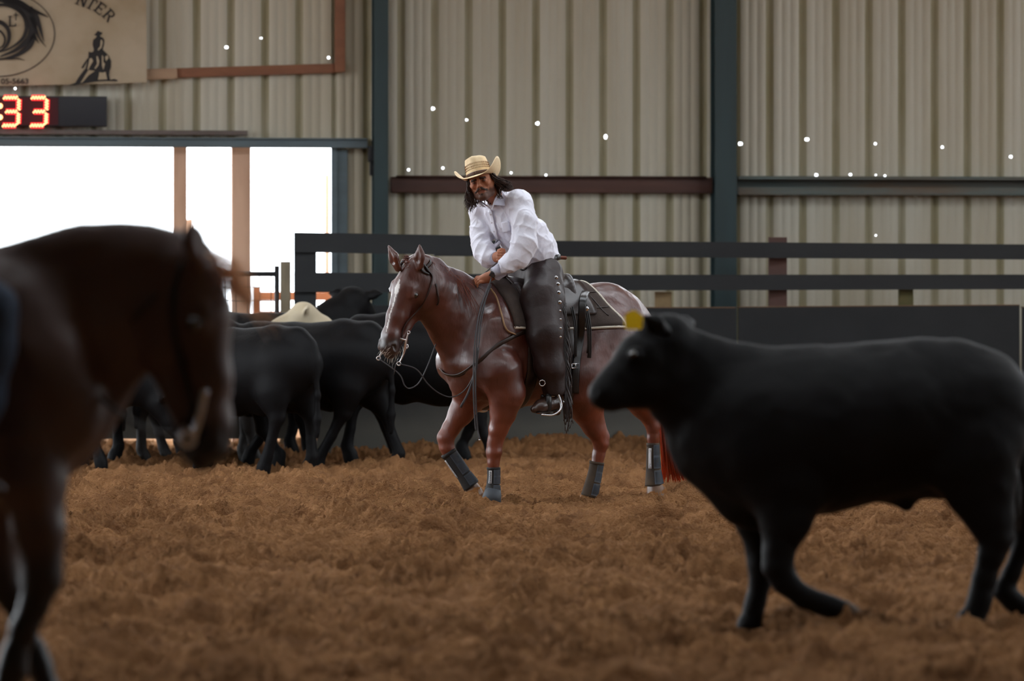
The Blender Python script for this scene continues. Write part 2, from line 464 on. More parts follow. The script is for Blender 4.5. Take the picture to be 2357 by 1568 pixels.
mb = MB(); pbox(mb, 849, 862, 336, 372, .02, .16, .003); pbox(mb, 852, 862, 372, 404, .02, .10, .003); tag(mb.build('bracket', mat('dark_bracket', srgb(30, 32, 36), .5)), 'dark steel bracket where the header beam meets the left steel column', 'bracket')
tilted_board(404, 168, 770, 157, .085, 'timber_board', 'reddish timber board nailed level on the wall, between banner and column', redw)
tilted_board(300, 172, 408, 169, .095, 'timber_board', 'short paler timber board just right of the banner\'s lower corner', lipw, .06, .09)
mb = MB(); pbox(mb, 771, 795, -60, 166, .055, .09, .003)
tag(mb.build('timber_board', redw), 'upright reddish timber board at the top, left of the teal column', 'board')
# posts standing in the opening
def open_post(x0, x1, y1, off, label, m, dep=.10):
    u0, _ = WUZ(x0, 400, off); u1, _ = WUZ(x1, 400, off)
    mb = MB(); wbox(mb, u0, u1, -.05, Z_OPEN - .002, off - dep, off, .004)
    tag(mb.build('timber_post', m), label, 'post')
orangew = mat('orange_timber', srgb(222, 182, 154), .7, noise=(3, .5, srgb(160, 112, 84)), stretch=(2, 2, .4))
open_post(399, 430, 0, -.02, 'slim pinkish timber post in the bright opening, left of the thicker post', orangew, .06)
open_post(534, 577, 0, -.02, 'thick timber post in the bright opening above the dark horse\'s forehead', orangew, .16)
mb = MB(); a = P(753, 380, 46); mb.box((a.x, 46, 1.3), (.05, .05, 2.6 - .0 + 2 * (a.z - 2.6) * 0), None, .003)
tag(mb.build('thin_post', orangew), 'thin orange timber stake outdoors, at the right edge of the opening', 'post')
mb = MB(); a = P(425, 560, 43); mb.box((a.x, 43, a.z / 2 + .12), (.16, .04, a.z + .24), None, .003)
tag(mb.build('stake', orangew), 'short orange timber stake outdoors behind the dark horse\'s ear', 'post')

# --- things right outside the opening: pale fence post, pipe gate with wire mesh, rails
Dg = 36.6
postm = mat('weathered_post', srgb(150, 138, 116), .85, noise=(6, .6, srgb(110, 98, 80)), stretch=(2, 2, .5))
def gbox(mb, x0, x1, y0, y1, D, dep, bev=.003):
    a = P(x0, y0, D); b = P(x1, y1, D)
    return mb.box(((a.x + b.x) / 2, D + dep / 2, (a.z + b.z) / 2), (b.x - a.x, dep, a.z - b.z), None, bev)
mb = MB(); gbox(mb, 645, 668, 602, 1045, Dg, .09)
tag(mb.build('gate_post', postm), 'pale square timber gate post left of the dark fence end', 'post')
darkpipe = mat('dark_pipe', srgb(40, 42, 46), .5)
g = thing('pipe_gate', (P(600, 800, Dg).x, Dg, 0.02), 'dark pipe gate with wire mesh in the bright opening beside the pale post', 'gate')
mb = MB(); a = P(560, 631, Dg); b = P(640, 631, Dg); t0 = P(640, 612, Dg)
xl = P(180, 631, Dg).x
mb.tube([(xl, Dg, a.z), (b.x, Dg, b.z)], .022); mb.tube([(b.x - .01, Dg, .18), (b.x - .01, Dg, t0.z)], .022); mb.tube([(xl, Dg, .18), (b.x, Dg, .18)], .022)
mb.tube([(xl, Dg, .18), (xl, Dg, t0.z)], .022)
mb.build('frame', darkpipe, g)
mb = MB()
for i in range(16):
    x = b.x - .06 - i * .1; mb.tube([(x, Dg, .18), (x, Dg, b.z)], .004, n=5)
for i in range(11):
    z = .25 + i * .115; mb.tube([(xl, Dg, z), (b.x, Dg, z)], .004, n=5)
mb.build('wire_mesh', darkpipe, g)
rw = mat('sunlit_board', srgb(186, 120, 84), .8, noise=(3, .5, srgb(150, 92, 64)))
tf = thing('timber_fence', (P(690, 0, 41.5).x, 41.5, 0), 'sunlit orange timber fence outdoors, seen through the wire gate', 'fence')
mb = MB(); gbox(mb, 585, 800, 672, 692, 41.5, .05); mb.build('rail', rw, tf)
mb = MB(); gbox(mb, 585, 800, 716, 742, 41.5, .05); mb.build('rail', rw, tf)
for x in (590, 790):
    mb = MB(); gbox(mb, x - 8, x + 8, 660, 1000, 41.55, .08); mb.build('post', rw, tf)

# --- fences
fblack = mat('black_fence_paint', srgb(30, 32, 35), .75, noise=(2.5, .55, srgb(42, 44, 46)), stretch=(.4, 1, 2.5), bump=(50, .3, .003))
def panel_mat():
    m = mat('black_panel', srgb(28, 30, 33), .8, noise=(3, .5, srgb(38, 40, 43)), bump=(40, .3, .004))
    # splashed dust on the lowest boards
    nt = m.node_tree; N = nt.nodes; L = nt.links; b = N['Principled BSDF']
    src = b.inputs['Base Color'].links[0].from_socket
    geo = N.new('ShaderNodeNewGeometry'); sp = N.new('ShaderNodeSeparateXYZ'); L.new(geo.outputs['Position'], sp.inputs[0])
    nz = N.new('ShaderNodeTexNoise'); nz.inputs['Scale'].default_value = 3
    ad = N.new('ShaderNodeMath'); ad.operation = 'MULTIPLY_ADD'; ad.inputs[1].default_value = -.25; L.new(nz.outputs[0], ad.inputs[0]); L.new(sp.outputs[2], ad.inputs[2])
    rm = N.new('ShaderNodeMapRange'); rm.inputs[1].default_value = .42; rm.inputs[2].default_value = .08; L.new(ad.outputs[0], rm.inputs[0])
    mx = N.new('ShaderNodeMix'); mx.data_type = 'RGBA'; L.new(rm.outputs[0], mx.inputs[0]); L.new(src, mx.inputs[6]); mx.inputs[7].default_value = srgb(84, 82, 76)
    L.new(mx.outputs[2], b.inputs['Base Color'])
    return m
fpanel = panel_mat()
edgew = mat('panel_edge', srgb(110, 84, 62), .8)
mossw = mat('mossy_post', srgb(92, 84, 52), .9, noise=(9, .8, srgb(62, 66, 36)))
tanw = mat('tan_post', srgb(138, 116, 84), .85, noise=(7, .6, srgb(110, 90, 62)))
def bar(mb, x0, y0, x1, y1, h0, h1, D0, D1, th=.04):
    """a board whose top edge runs (x0,y0)->(x1,y1) in the photograph, at distances D0, D1; h in metres"""
    a = P(x0, y0, D0); b = P(x1, y1, D1); d = Vector((b.x - a.x, b.y - a.y, 0)).normalized(); n = Vector((-d.y, d.x, 0)) * th
    vs = []
    for p, h in ((a, h0), (b, h1)):
        vs.append([mb.bm.verts.new(q) for q in (p, p - Vector((0, 0, h)), p - Vector((0, 0, h)) + n, p + n)])
    A, B = vs
    for i in range(4): mb.bm.faces.new((A[i], A[(i + 1) % 4], B[(i + 1) % 4], B[i]))
    mb.bm.faces.new(A); mb.bm.faces.new(list(reversed(B)))
fr = thing('board_fence', (2.0, 37.0, gz(2, 37)), 'long black board fence with solid lower panels across the right half', 'fence')
mb = MB(); bar(mb, 1000, 552, 2460, 563.5, .138, .132, 36.2, 37.3); mb.build('rail', fblack, fr, False)
mb = MB(); bar(mb, 1000, 633, 2460, 632, .138, .128, 36.2, 37.3); mb.build('rail', fblack, fr, False)
joints = [392 + 0, 1044, 1696, 2349, 3000]
for i, (x0, x1) in enumerate(((1000, 1044), (1048, 1694), (1700, 2347), (2353, 2900))):
    D0 = 36.2 + (x0 - 1000) / 1460 * 1.1; D1 = 36.2 + (x1 - 1000) / 1460 * 1.1
    yt0 = 709 - (0 if x0 < 1700 else 1); yt1 = 709 if x1 < 1700 else (703 if x1 < 2400 else 701)
    mb = MB(); bar(mb, x0, yt0, x1, yt1, 1.30, 1.30, D0, D1, .02); p = mb.build('panel', fpanel, fr, False)
    mb = MB(); bar(mb, x0, yt0 - 2.0, x1, yt1 - 2.0, .008, .008, D0 - .003, D1 - .003, .05); q = mb.build('panel_cap', edgew, p, False); q['label'] = 'raw brown top edge'
def fpost(x0, x1, y0, y1, D, m, lab, parent):
    a = P(x0, y0, D); b = P(x1, y1, D); mb = MB()
    mb.box(((a.x + b.x) / 2, D + .07, (a.z - .1) / 2), (b.x - a.x, .10, a.z + .1), None, .006)
    o = mb.build('post', m, parent)
    if lab: o['label'] = lab
fpost(1770, 1812, 546, 706, 36.86, brownw, 'brown timber post', fr)
fpost(1508, 1546, 672, 706, 36.66, tanw, 'short tan post', fr)
fpost(2070, 2103, 664, 700, 37.08, mossw, 'short mossy post', fr)
fl = thing('board_fence', (-1.2, 35.8, gz(-1.2, 35.8)), 'black board fence section behind the cattle, ending at the bright opening', 'fence')
mb = MB(); bar(mb, 677, 535, 1120, 543, .165, .165, 35.7, 35.8, .04); mb.build('rail', fblack, fl, False)
mb = MB(); bar(mb, 677, 627, 1120, 631, .165, .16, 35.7, 35.8, .04); mb.build('rail', fblack, fl, False)
mb = MB(); bar(mb, 677, 535, 727, 536, 1.60, 1.60, 35.74, 35.74, .09); mb.build('post', fblack, fl, False)
mb = MB(); bar(mb, 80, 735, 676, 735, 1.0, 1.0, 35.7, 35.7, .02); mb.build('panel', fpanel, fl, False)
mb = MB(); bar(mb, 729, 702, 1120, 706, 1.25, 1.25, 35.73, 35.83, .02); mb.build('panel', fpanel, fl, False)

# --- banner
bann = mat('banner_vinyl', srgb(186, 172, 150), .7, noise=(2.2, .65, srgb(150, 130, 98)), bump=(7, .4, .01))
ink = mat('black_ink', srgb(34, 32, 34), .7)
def bpt(px, py, off=.17): return W(px, py, off)
def banner():
    V = []; Q = []; nx, ny = 40, 20
    for i in range(nx + 1):
        for j in range(ny + 1):
            fx = i / nx; fy = j / ny
            px = -560 + 898 * fx - 3 * (1 - fy); sag = 8 * math.sin(math.pi * min(1, fx)) * fy
            py = -210 + 400 * fy + sag
            off = .17 + .02 * math.sin(fx * 9) * fy - .0 + .012 * math.sin(fy * 7 + fx * 3)
            V.append(W(px, py, .15) + WN * (off - .17) * 0.5)
    for i in range(nx):
        for j in range(ny):
            a = i * (ny + 1) + j; Q.append((a, a + 1, a + ny + 2, a + ny + 1))
    return link('banner', np_mesh('banner', np.array([list(v) for v in V]), np.array(Q)), bann)
bn = banner(); tag(bn, 'cream printed banner with a black horse emblem hanging in the top left corner', 'banner')
def flat(name, parent, m, polys=(), ribbons=(), off=.168):
    """flat printed shapes given in photograph rows and columns, laid on the banner"""
    mb = MB()
    for poly in polys:
        from mathutils.geometry import tessellate_polygon
        vs_ = [mb.bm.verts.new(bpt(x, y, off)) for x, y in poly]
        for t in tessellate_polygon([[Vector((x, y, 0)) for x, y in poly]]):
            try: mb.bm.faces.new([vs_[k] for k in t])
            except Exception: pass
    for pts, ws in ribbons:
        pts = spline([Vector((x, y, 0)) for x, y in pts], 6); n = len(pts)
        if not hasattr(ws, '__len__'): ws = [ws, ws]
        L_ = []; 
        for i, p in enumerate(pts):
            d = (pts[min(i + 1, n - 1)] - pts[max(i - 1, 0)]).normalized(); t = i / (n - 1) * (len(ws) - 1); k = min(int(t), len(ws) - 2)
            w = ws[k] + (ws[k + 1] - ws[k]) * (t - k); q = Vector((-d.y, d.x, 0)) * w / 2
            L_.append((mb.bm.verts.new(bpt((p + q).x, (p + q).y, off)), mb.bm.verts.new(bpt((p - q).x, (p - q).y, off))))
        for a, b in zip(L_, L_[1:]): mb.bm.faces.new((a[0], a[1], b[1], b[0]))
    bmesh.ops.triangulate(mb.bm, faces=mb.bm.faces[:])
    return mb.build(name, m, parent, False)
z = lambda L_: [(x / 4.9, y / 4.9) for x, y in L_]
circ = [(-5 + 132 * math.cos(math.radians(a)) * .985, 45 + 131 * math.sin(math.radians(a))) for a in range(0, 361, 12)]
circ = [(-5 + 131 * math.cos(math.radians(a)), 78 - 0 + 0 + 98 * math.sin(math.radians(a)) * 1.0) for a in range(0, 361, 12)]
flat('emblem', bn, ink, ribbons=[
    (circ, 2.2),
    (z([(-420, 60), (-180, -20), (60, -10), (240, 80), (355, 240), (350, 400), (200, 550), (0, 640)]), [10, 14, 20, 20, 22, 16, 9, 3]),
    (z([(-300, 140), (-60, 60), (120, 70), (255, 160), (300, 300), (250, 440), (100, 550), (-60, 600)]), [4, 6, 8, 9, 9, 7, 4, 2]),
    (z([(40, 0), (200, 30), (340, 110), (450, 150), (545, 195)]), [10, 16, 14, 6, 1]),
    (z([(330, 90), (400, 180), (440, 280), (470, 380), (495, 470)]), [14, 13, 9, 5, 1]),
    (z([(350, 180), (400, 320), (450, 440), (520, 530)]), [10, 7, 4, 1]),
    (z([(380, 380), (400, 430), (440, 490)]), [8, 5, 1]),
    (z([(385, 400), (330, 520), (210, 610), (60, 660), (-120, 670)]), [12, 12, 9, 5, 2]),
    (z([(-100, 660), (100, 665), (200, 660), (280, 682)]), [3, 3, 3, 1]),
    (z([(-120, 270), (0, 250), (90, 330), (100, 450), (40, 550), (-60, 600)]), [6, 10, 9, 8, 5, 2]),
    (z([(-80, 350), (0, 350), (55, 430), (30, 520), (-60, 560)]), [3, 5, 5, 4, 1])])
flat('lettering', bn, ink, polys=[
    z([(92, 180), (135, 178), (135, 190), (122, 192), (122, 288), (165, 284), (172, 262), (184, 262), (184, 298), (92, 302), (92, 292), (102, 290), (102, 192), (92, 190)]),
    z([(172, 140), (186, 140), (186, 232), (172, 232)]), z([(152, 163), (208, 163), (208, 176), (152, 176)])])
# the arc of letters N T E R
def glyph(ch, cx, cy, ang, s):
    ca, sa = math.cos(ang), math.sin(ang)
    def tr(L_): return [(cx + (x * ca - y * sa) * s, cy + (x * sa + y * ca) * s) for x, y in L_]
    R = lambda x0, y0, x1, y1: tr([(x0, y0), (x1, y0), (x1, y1), (x0, y1)])
    G = {'N': [R(-.35, -.5, -.22, .5), R(.22, -.5, .35, .5), tr([(-.35, -.5), (-.15, -.5), (.35, .5), (.18, .5)]), R(-.45, -.5, -.2, -.43), R(.12, -.5, .46, -.43), R(-.46, .43, -.1, .5)],
         'T': [R(-.08, -.5, .08, .5), R(-.4, -.5, .4, -.38), R(-.4, -.5, -.33, -.2), R(.33, -.5, .4, -.2), R(-.2, .43, .2, .5)],
         'E': [R(-.3, -.5, -.14, .5), R(-.4, -.5, .34, -.4), R(-.4, .4, .36, .5), R(-.2, -.06, .2, .05), R(.27, -.5, .34, -.22), R(.3, .2, .36, .5), R(.15, -.15, .2, .15)],
         'R': [R(-.3, -.5, -.14, .5), R(-.42, -.5, .15, -.4), R(-.2, -.06, .15, .04), tr([(.1, -.5), (.3, -.42), (.36, -.25), (.3, -.05), (.1, .04), (.1, -.06), (.2, -.15), (.22, -.3), (.1, -.4)]), tr([(-.02, 0), (.16, 0), (.46, .5), (.27, .5)]), R(-.42, .43, -.02, .5)]}
    return G[ch]
pl = []
for ch, x, y, a in (('N', 928, 0, .38), ('T', 1030, 42, .52), ('E', 1130, 95, .68), ('R', 1228, 172, .84)):
    pl += glyph(ch, x / 4.9, y / 4.9, a, 27 if ch != 'N' else 29)
flat('lettering', bn, ink, polys=pl)
sil = [(1060, 395), (1085, 370), (1100, 348), (1118, 352), (1130, 362), (1155, 365), (1150, 385), (1128, 398), (1135, 415), (1160, 425), (1178, 450), (1175, 500), (1160, 560), (1190, 590), (1230, 630),
       (1252, 690), (1250, 760), (1235, 800), (1230, 850), (1242, 900), (1290, 890), (1330, 905), (1320, 918), (1200, 915), (1120, 918), (1020, 930), (930, 945), (840, 962), (780, 960), (850, 935), (880, 880), (940, 800),
       (965, 770), (985, 690), (940, 770), (915, 768), (950, 710), (995, 650), (1000, 580), (1020, 590), (1050, 585), (1058, 560), (1043, 500), (1050, 450), (1085, 420), (1090, 405)]
sp = flat('rider_print', bn, ink, polys=[z(sil)])
flat('rider_print_gap', bn, bann, polys=[z([(1135, 455), (1150, 445), (1160, 480), (1145, 540), (1110, 570), (1100, 560), (1130, 520)]), z([(985, 810), (1000, 790), (1070, 800), (1000, 850), (930, 930), (905, 940)]),
     z([(1120, 815), (1160, 820), (1190, 810), (1210, 895), (1105, 900), (1115, 850)]), z([(1185, 640), (1215, 620), (1225, 655), (1195, 690)]), z([(1010, 660), (1035, 655), (1050, 690), (1020, 740), (995, 790), (985, 780)]),
     z([(1088, 640), (1100, 630), (1120, 690), (1110, 740), (1075, 780), (1065, 770), (1095, 720)]), z([(1150, 620), (1165, 640), (1165, 700), (1185, 720), (1165, 790), (1150, 740)])], off=.171)
def text(name, s, px, py, hpx, m, parent, off, align='LEFT', bold=0.0, sx=1.0):
    cu = bpy.data.curves.new(name, 'FONT'); cu.body = s; cu.size = 1; cu.offset = bold; cu.align_x = align; cu.extrude = 0
    to = bpy.data.objects.new(name, cu); C.objects.link(to)
    me = bpy.data.meshes.new_from_object(to.evaluated_get(bpy.context.evaluated_depsgraph_get()))
    bpy.data.objects.remove(to)
    sc = hpx / .72
    for v in me.vertices:
        v.co = W(px + v.co.x * sc * sx, py - v.co.y * sc, off)
    o = link(name, me, m, parent, False); return o
text('lettering', '05-5663', 2, 193, 12.5, ink, bn, .169, bold=.02, sx=1.12)

# --- scoreboard clock
casem = mat('scoreboard_case', srgb(38, 40, 48), .5); redglow = mat('red_glow_face', srgb(70, 18, 30), .35)  # scattered LED glow is put into the red of the face
led = mat('led', srgb(255, 90, 60), .5, emit=((1.0, .62, .26, 1), 2.8)); led_halo = mat('led_halo_glow', srgb(200, 10, 20), .5, emit=((1.0, .03, .04, 1), 1.6))  # red halo round the LEDs made as glowing tubes
sb = thing('scoreboard', W(60, 292, .12), 'black scoreboard clock with red glowing digits standing on the header beam', 'scoreboard')
mb = MB(); pbox(mb, -330, 246, 219, 291, .06, .22, .006); mb.build('case', casem, sb)
mb = MB(); pbox(mb, -300, 134, 223, 288, .221, .225); q = mb.build('glow_panel', redglow, sb, False); q['label'] = 'dark red display panel, digit glow in its colour'
def digit(x0, name='digit'):
    """a 3 in slanted seven-segment LEDs, its top-left corner at x0"""
    T = lambda x, y: (x0 + x - (y - 220) * .035, y)
    segs = [((3, 225), (33, 225)), ((9, 257), (33, 257)), ((3, 289), (33, 289)), ((38, 229), (38, 252)), ((38, 261), (38, 285))]
    halo = MB(); core = MB()
    for (ax, ay), (bx, by) in segs:
        a = W(*T(ax, ay), .235); b = W(*T(bx, by), .235); halo.tube([a, b], .025, n=8)
        n = int((b - a).length / .0115)
        for i in range(n + 1):
            c = a.lerp(b, i / n); s_ = 1 if i % 2 else -1; d = Vector((0, 0, .007)) if abs(b.z - a.z) < .02 else WU * .007
            core.sphere(c + WN * .024 + d * s_, .0085, seg=8)
    h = halo.build(name, led_halo, sb); c = core.build('led', led, h); c['kind'] = 'stuff'
digit(6); digit(70)
mb = MB()
mb = None
for y in (244, 270):
    mb = MB(); mb.sphere(W(0, y, .24), .024, seg=12); mb.build('colon_dot', led, sb)
# the sheets under the boards are left plain
# ================================================================== ANIMALS
class Fig:
    """nodes given as photograph column, row, metres nearer than D0, radius in pixels"""
    def __init__(s, D0): s.D0 = D0
    def p(s, x, y, dz=0.0): return P(x, y, s.D0 - dz)
    def n(s, x, y, dz, r, ratio=1.0): return (s.p(x, y, dz), r * (s.D0 - dz) / FPX, ratio)
    def chain(s, b, nodes, k=.03, axis=None): b.chain([s.n(*q) for q in nodes], k, axis)

class Frame:
    """a head's own axes: a along the face towards the lips, f out of the forehead, l to the animal's left"""
    def __init__(s, o, a, f, sc=1.0):
        s.o = Vector(o); s.a = Vector(a).normalized(); f = Vector(f); s.f = (f - s.a * f.dot(s.a)).normalized(); s.l = s.f.cross(s.a).normalized(); s.s = sc
    def __call__(s, a, f, l=0.0): return s.o + (s.a * a + s.f * f + s.l * l) * s.s

def horse_head(b, H):
    s = H.s; L = H.l
    def c(p, q, ra, rb, k=.02, ratio=1.0): b.cone(H(*p), H(*q), ra * s, rb * s, k * s, L if ratio != 1 else None, ratio)
    c((.03, -.03), (.17, -.005), .082, .090, .03, .95)          # skull
    c((.17, -.005), (.36, .012), .090, .058, .03, 1.0)          # face
    c((.36, .012), (.49, .004), .058, .050, .03, 1.0)           # nose bone
    c((.49, -.004), (.56, -.012), .054, .052, .03, 1.15)        # muzzle
    c((.56, -.03), (.595, -.045), .040, .034, .02, 1.2)         # lips
    c((.545, -.075), (.575, -.080), .034, .026, .015, 1.1)      # chin
    c((.20, -.06), (.42, -.045), .085, .050, .03, .85)
    for m in (-1, 1):
        c((.14, -.125, m * .040), (.22, -.120, m * .040), .098, .092, .02, .55)   # jowl
        c((.24, -.17, m * .035), (.50, -.085, m * .022), .030, .020, .03)   # jaw bar
        c((.19, .018, m * .052), (.34, -.022, m * .056), .016, .010, .02)   # cheek crest
        c((.165, .040, m * .066), (.215, .028, m * .072), .027, .024, .012)  # brow over the eye
        b.blob(H(.200, .012, m * .084), .023 * s, .008 * s)
        b.cone(H(.545, .010, m * .046), H(.572, -.004, m * .050), .027 * s, .022 * s, .012 * s)   # nostril wing
        b.cone(H(.548, .020, m * .062), H(.570, .004, m * .070), .012 * s, .009 * s, .006 * s, cut=True)
        b.cone(H(.57, -.062, m * .05), H(.50, -.058, m * .07), .004 * s, .003 * s, .006 * s, cut=True)   # mouth line

def ear(b, base, tip, r, facing, k=.012):
    base = Vector(base); tip = Vector(tip); facing = Vector(facing).normalized(); d = tip - base; side = d.normalized().cross(facing)
    m = base + d * .45
    b.cone(base, m, r * .75, r * 1.0, k, facing, .55); b.cone(m, tip, r * 1.0, r * .18, k * .4, facing, .55)
    b.cone(base + d * .22 + facing * r * .8, base + d * .80 + facing * r * .42, r * .50, r * .18, .004, cut=True)

def strands(name, m, parent, roots, n_each, length, r, seed, droop=(0, 0, -1), wave=.01, dirs=None, spread=.02, kind=True):
    """tapering hair strands as one part"""
    rd = random.Random(seed); mb = MB()
    for i, (p, d) in enumerate(roots):
        for k in range(n_each):
            L = length * rd.uniform(.6, 1.15); q = Vector(p) + Vector((rd.gauss(0, spread), rd.gauss(0, spread), rd.gauss(0, spread) * .5))
            d0 = Vector(d).normalized() + Vector((rd.gauss(0, .18), rd.gauss(0, .18), rd.gauss(0, .12)))
            pts = []; ph = rd.uniform(0, 6); w = Vector((rd.gauss(0, 1), rd.gauss(0, 1), 0)).normalized()
            for t in range(7):
                u = t / 6; pts.append(q + d0 * L * u + Vector(droop) * L * .6 * u * u + w * wave * math.sin(ph + u * 6) * u)
            mb.tube(pts, [r * (1 - .8 * t / 6) for t in range(7)], n=4)
    o = mb.build(name, m, parent)
    return o

# ---------------------------------------------------------------- the rider's chestnut horse
def hair_coat(name, rough, bumpd, spec=.5, coat=.0, noise=None):
    m = mat(name, (1, 1, 1, 1), rough, attr='coat', bump=(75, .55, bumpd * .6), spec=spec, coat=coat, stretch=(1, 1, .3), noise=noise)
    # sweat: patches of wet, shinier hair between dull ones
    nt = m.node_tree; N = nt.nodes; L = nt.links; b = N['Principled BSDF']
    tc = N.new('ShaderNodeTexCoord'); n = N.new('ShaderNodeTexNoise'); n.inputs['Scale'].default_value = 7; n.inputs['Detail'].default_value = 8; n.inputs['Roughness'].default_value = .7
    L.new(tc.outputs['Object'], n.inputs['Vector']); rm = N.new('ShaderNodeMapRange'); rm.inputs[1].default_value = .38; rm.inputs[2].default_value = .62
    rm.inputs[3].default_value = rough - .08; rm.inputs[4].default_value = rough + .20; L.new(n.outputs[0], rm.inputs[0]); L.new(rm.outputs[0], b.inputs['Roughness'])
    return m
chestnut = hair_coat('chestnut_coat', .36, .006, .8, .15, noise=(9, .35, srgb(58, 26, 18)))
RH = Fig(28.47)
YAW = math.radians(30); HB = Vector((-math.cos(YAW), -math.sin(YAW), 0)); HL = Vector((math.sin(YAW), -math.cos(YAW), 0))   # forward, and the horse's left
dzx = lambda x: (1250 - x) * .00167
HEADF = Frame(RH.p(953, 605, .60), Vector((-.30, -.10, -.95)), Vector((-.52, -.84, .12)), 1.03)
def d(x, extra=0): return dzx(x) + extra

def mirror_y(p):
    """mirror a point in the horse's own plane of symmetry"""
    p = Vector(p); o = RH.p(1250, 700, 0); w = (p - o).dot(HL); return p - HL * 2 * w

def build_rider_horse():
    lo = RH.p(845, 1200, 1.2); hi = RH.p(1560, 540, -1.05)
    b = Body((lo.x, 28.47 - 1.15, -.08), (hi.x, 28.47 + .95, hi.z), .0078)
    T = lambda x, y, r, q, e=0: RH.n(x, y, d(x) + e, r, q)
    # trunk
    b.chain([T(1092, 815, 70, 1.0), T(1128, 806, 122, .62), T(1185, 803, 130, .72), T(1265, 800, 122, .78), T(1340, 778, 108, .86), T(1398, 758, 98, .92), T(1436, 772, 78, 1.0)], .05, HL)
    b.chain([T(1120, 715, 55, .45), T(1165, 705, 48, .5), T(1230, 712, 46, .8), T(1330, 712, 50, .9), T(1385, 712, 54, 1.0)], .06, HL)   # withers and back
    b.chain([T(1385, 720, 62, 1.1), T(1420, 728, 55, 1.1)], .05, HL)          # croup
    # neck
    b.chain([T(1118, 765, 98, .60), T(1064, 735, 84, .48), T(1018, 692, 64, .48, .05), T(982, 655, 50, .55, .12), T(962, 628, 36, .7, .14)], .05, HL)
    b.chain([T(1105, 700, 36, .45), T(1052, 662, 28, .45, .03), T(1000, 622, 22, .5, .10), T(962, 604, 18, .7, .16)], .04, HL)
    b.chain([T(1085, 850, 62, 1.05), T(1080, 880, 44, 1.1)], .05, HL)          # breast
    for m in (-1, 1):
        e = .866 * .17 * m; sx = .5 * .17 * m * 345
        b.chain([RH.n(1082 + sx, 835, d(1082) + e, 50), RH.n(1115 + sx, 760, d(1115) + e * .8, 56), RH.n(1150 + sx * .5, 700, d(1150) + e * .4, 36)], .06)   # shoulder blade
    # fore legs
    RH.chain(b, [(1078, 850, .20, 52), (1088, 900, .17, 43), (1062, 950, .16, 27), (1040, 985, .16, 21)], .04)
    RH.chain(b, [(1040, 985, .16, 20), (1026, 1008, .17, 19), (1028, 1028, .17, 16.5), (1048, 1064, .16, 12.5), (1076, 1106, .15, 12.5), (1083, 1116, .15, 15)], .02)
    RH.chain(b, [(1083, 1116, .15, 13), (1090, 1128, .15, 15), (1092, 1138, .15, 20), (1088, 1158, .15, 25)], .012)
    RH.chain(b, [(1148, 855, .46, 55), (1166, 905, .44, 42), (1158, 950, .42, 29), (1148, 985, .41, 21), (1139, 1020, .40, 17)], .04)
    RH.chain(b, [(1140, 1015, .40, 17), (1137, 1042, .40, 17.5), (1136, 1064, .40, 14), (1136, 1090, .40, 11.5), (1135, 1112, .40, 12), (1133, 1126, .40, 15)], .02)
    RH.chain(b, [(1133, 1126, .40, 13), (1130, 1138, .40, 13), (1127, 1146, .40, 16), (1125, 1166, .40, 20)], .012)
    # hind legs
    RH.chain(b, [(1398, 790, -.05, 80), (1352, 870, .10, 62), (1342, 905, .10, 52), (1352, 945, .06, 34), (1366, 980, .02, 24), (1378, 1005, .0, 19)], .05)
    RH.chain(b, [(1380, 1002, .0, 18), (1384, 1022, -.01, 17), (1378, 1048, -.02, 13.5), (1370, 1086, -.02, 12.5), (1362, 1118, -.01, 13), (1359, 1128, -.01, 15)], .02)
    RH.chain(b, [(1376, 980, 0, 12), (1394, 1005, -.01, 9)], .02)
    RH.chain(b, [(1359, 1128, -.01, 13), (1354, 1140, -.01, 13), (1350, 1150, -.01, 17), (1348, 1168, -.01, 20)], .012)
    RH.chain(b, [(1422, 800, -.35, 75), (1452, 880, -.42, 52), (1478, 930, -.47, 30), (1494, 960, -.50, 21)], .05)
    RH.chain(b, [(1492, 958, -.5, 19), (1503, 980, -.51, 17), (1503, 1008, -.52, 13.5), (1504, 1050, -.53, 12.5), (1505, 1092, -.54, 13), (1506, 1106, -.54, 15.5)], .02)
    RH.chain(b, [(1488, 945, -.5, 11), (1516, 968, -.51, 8.5)], .02)
    RH.chain(b, [(1506, 1106, -.54, 13), (1509, 1120, -.54, 17), (1511, 1128, -.54, 22), (1514, 1150, -.54, 28)], .012)
    horse_head(b, HEADF)
    ear(b, RH.p(916, 616, .66), RH.p(894, 566, .66), .042, (-.75, -.6, .1))
    ear(b, RH.p(966, 612, .70), RH.p(966, 563, .72), .042, (-.55, -.8, .1))
    mzz = HEADF(.56, -.02); hooves = [RH.p(1089, 1142, .15), RH.p(1125, 1160, .40), RH.p(1348, 1160, -.01), RH.p(1512, 1138, -.54)]
    def paint(V):
        base = np.array(srgb(80, 34, 22)[:3]); C_ = np.tile(base, (len(V), 1)).astype(float)
        n = vnoise(V, 5) * .5 + vnoise(V + 3, 17) * .5
        C_ *= (1 + .35 * n)[:, None]
        dark = np.array(srgb(44, 34, 34)[:3])
        dist = np.linalg.norm(V - np.array(mzz), axis=1)
        w = 1 - smooth01(dist + .02 * n, .07, .15)
        C_ = C_ * (1 - w[:, None]) + dark * w[:, None]
        # inside of the ears is left dark, the blaze white
        q = V - np.array(HEADF.o); a = q @ np.array(HEADF.a); f = q @ np.array(HEADF.f); l = q @ np.array(HEADF.l)
        wid = np.interp(a, [.13, .17, .20, .235, .27, .40, .46, .50], [.0, .012, .019, .008, .0045, .0045, .007, .0])
        wob = .003 * vnoise(V, 60)
        bl = (np.abs(l + .006 + wob) < wid) & (f > -.02) & (a > .09) & (a < .52)
        C_[bl] = np.array(srgb(232, 226, 222)[:3])
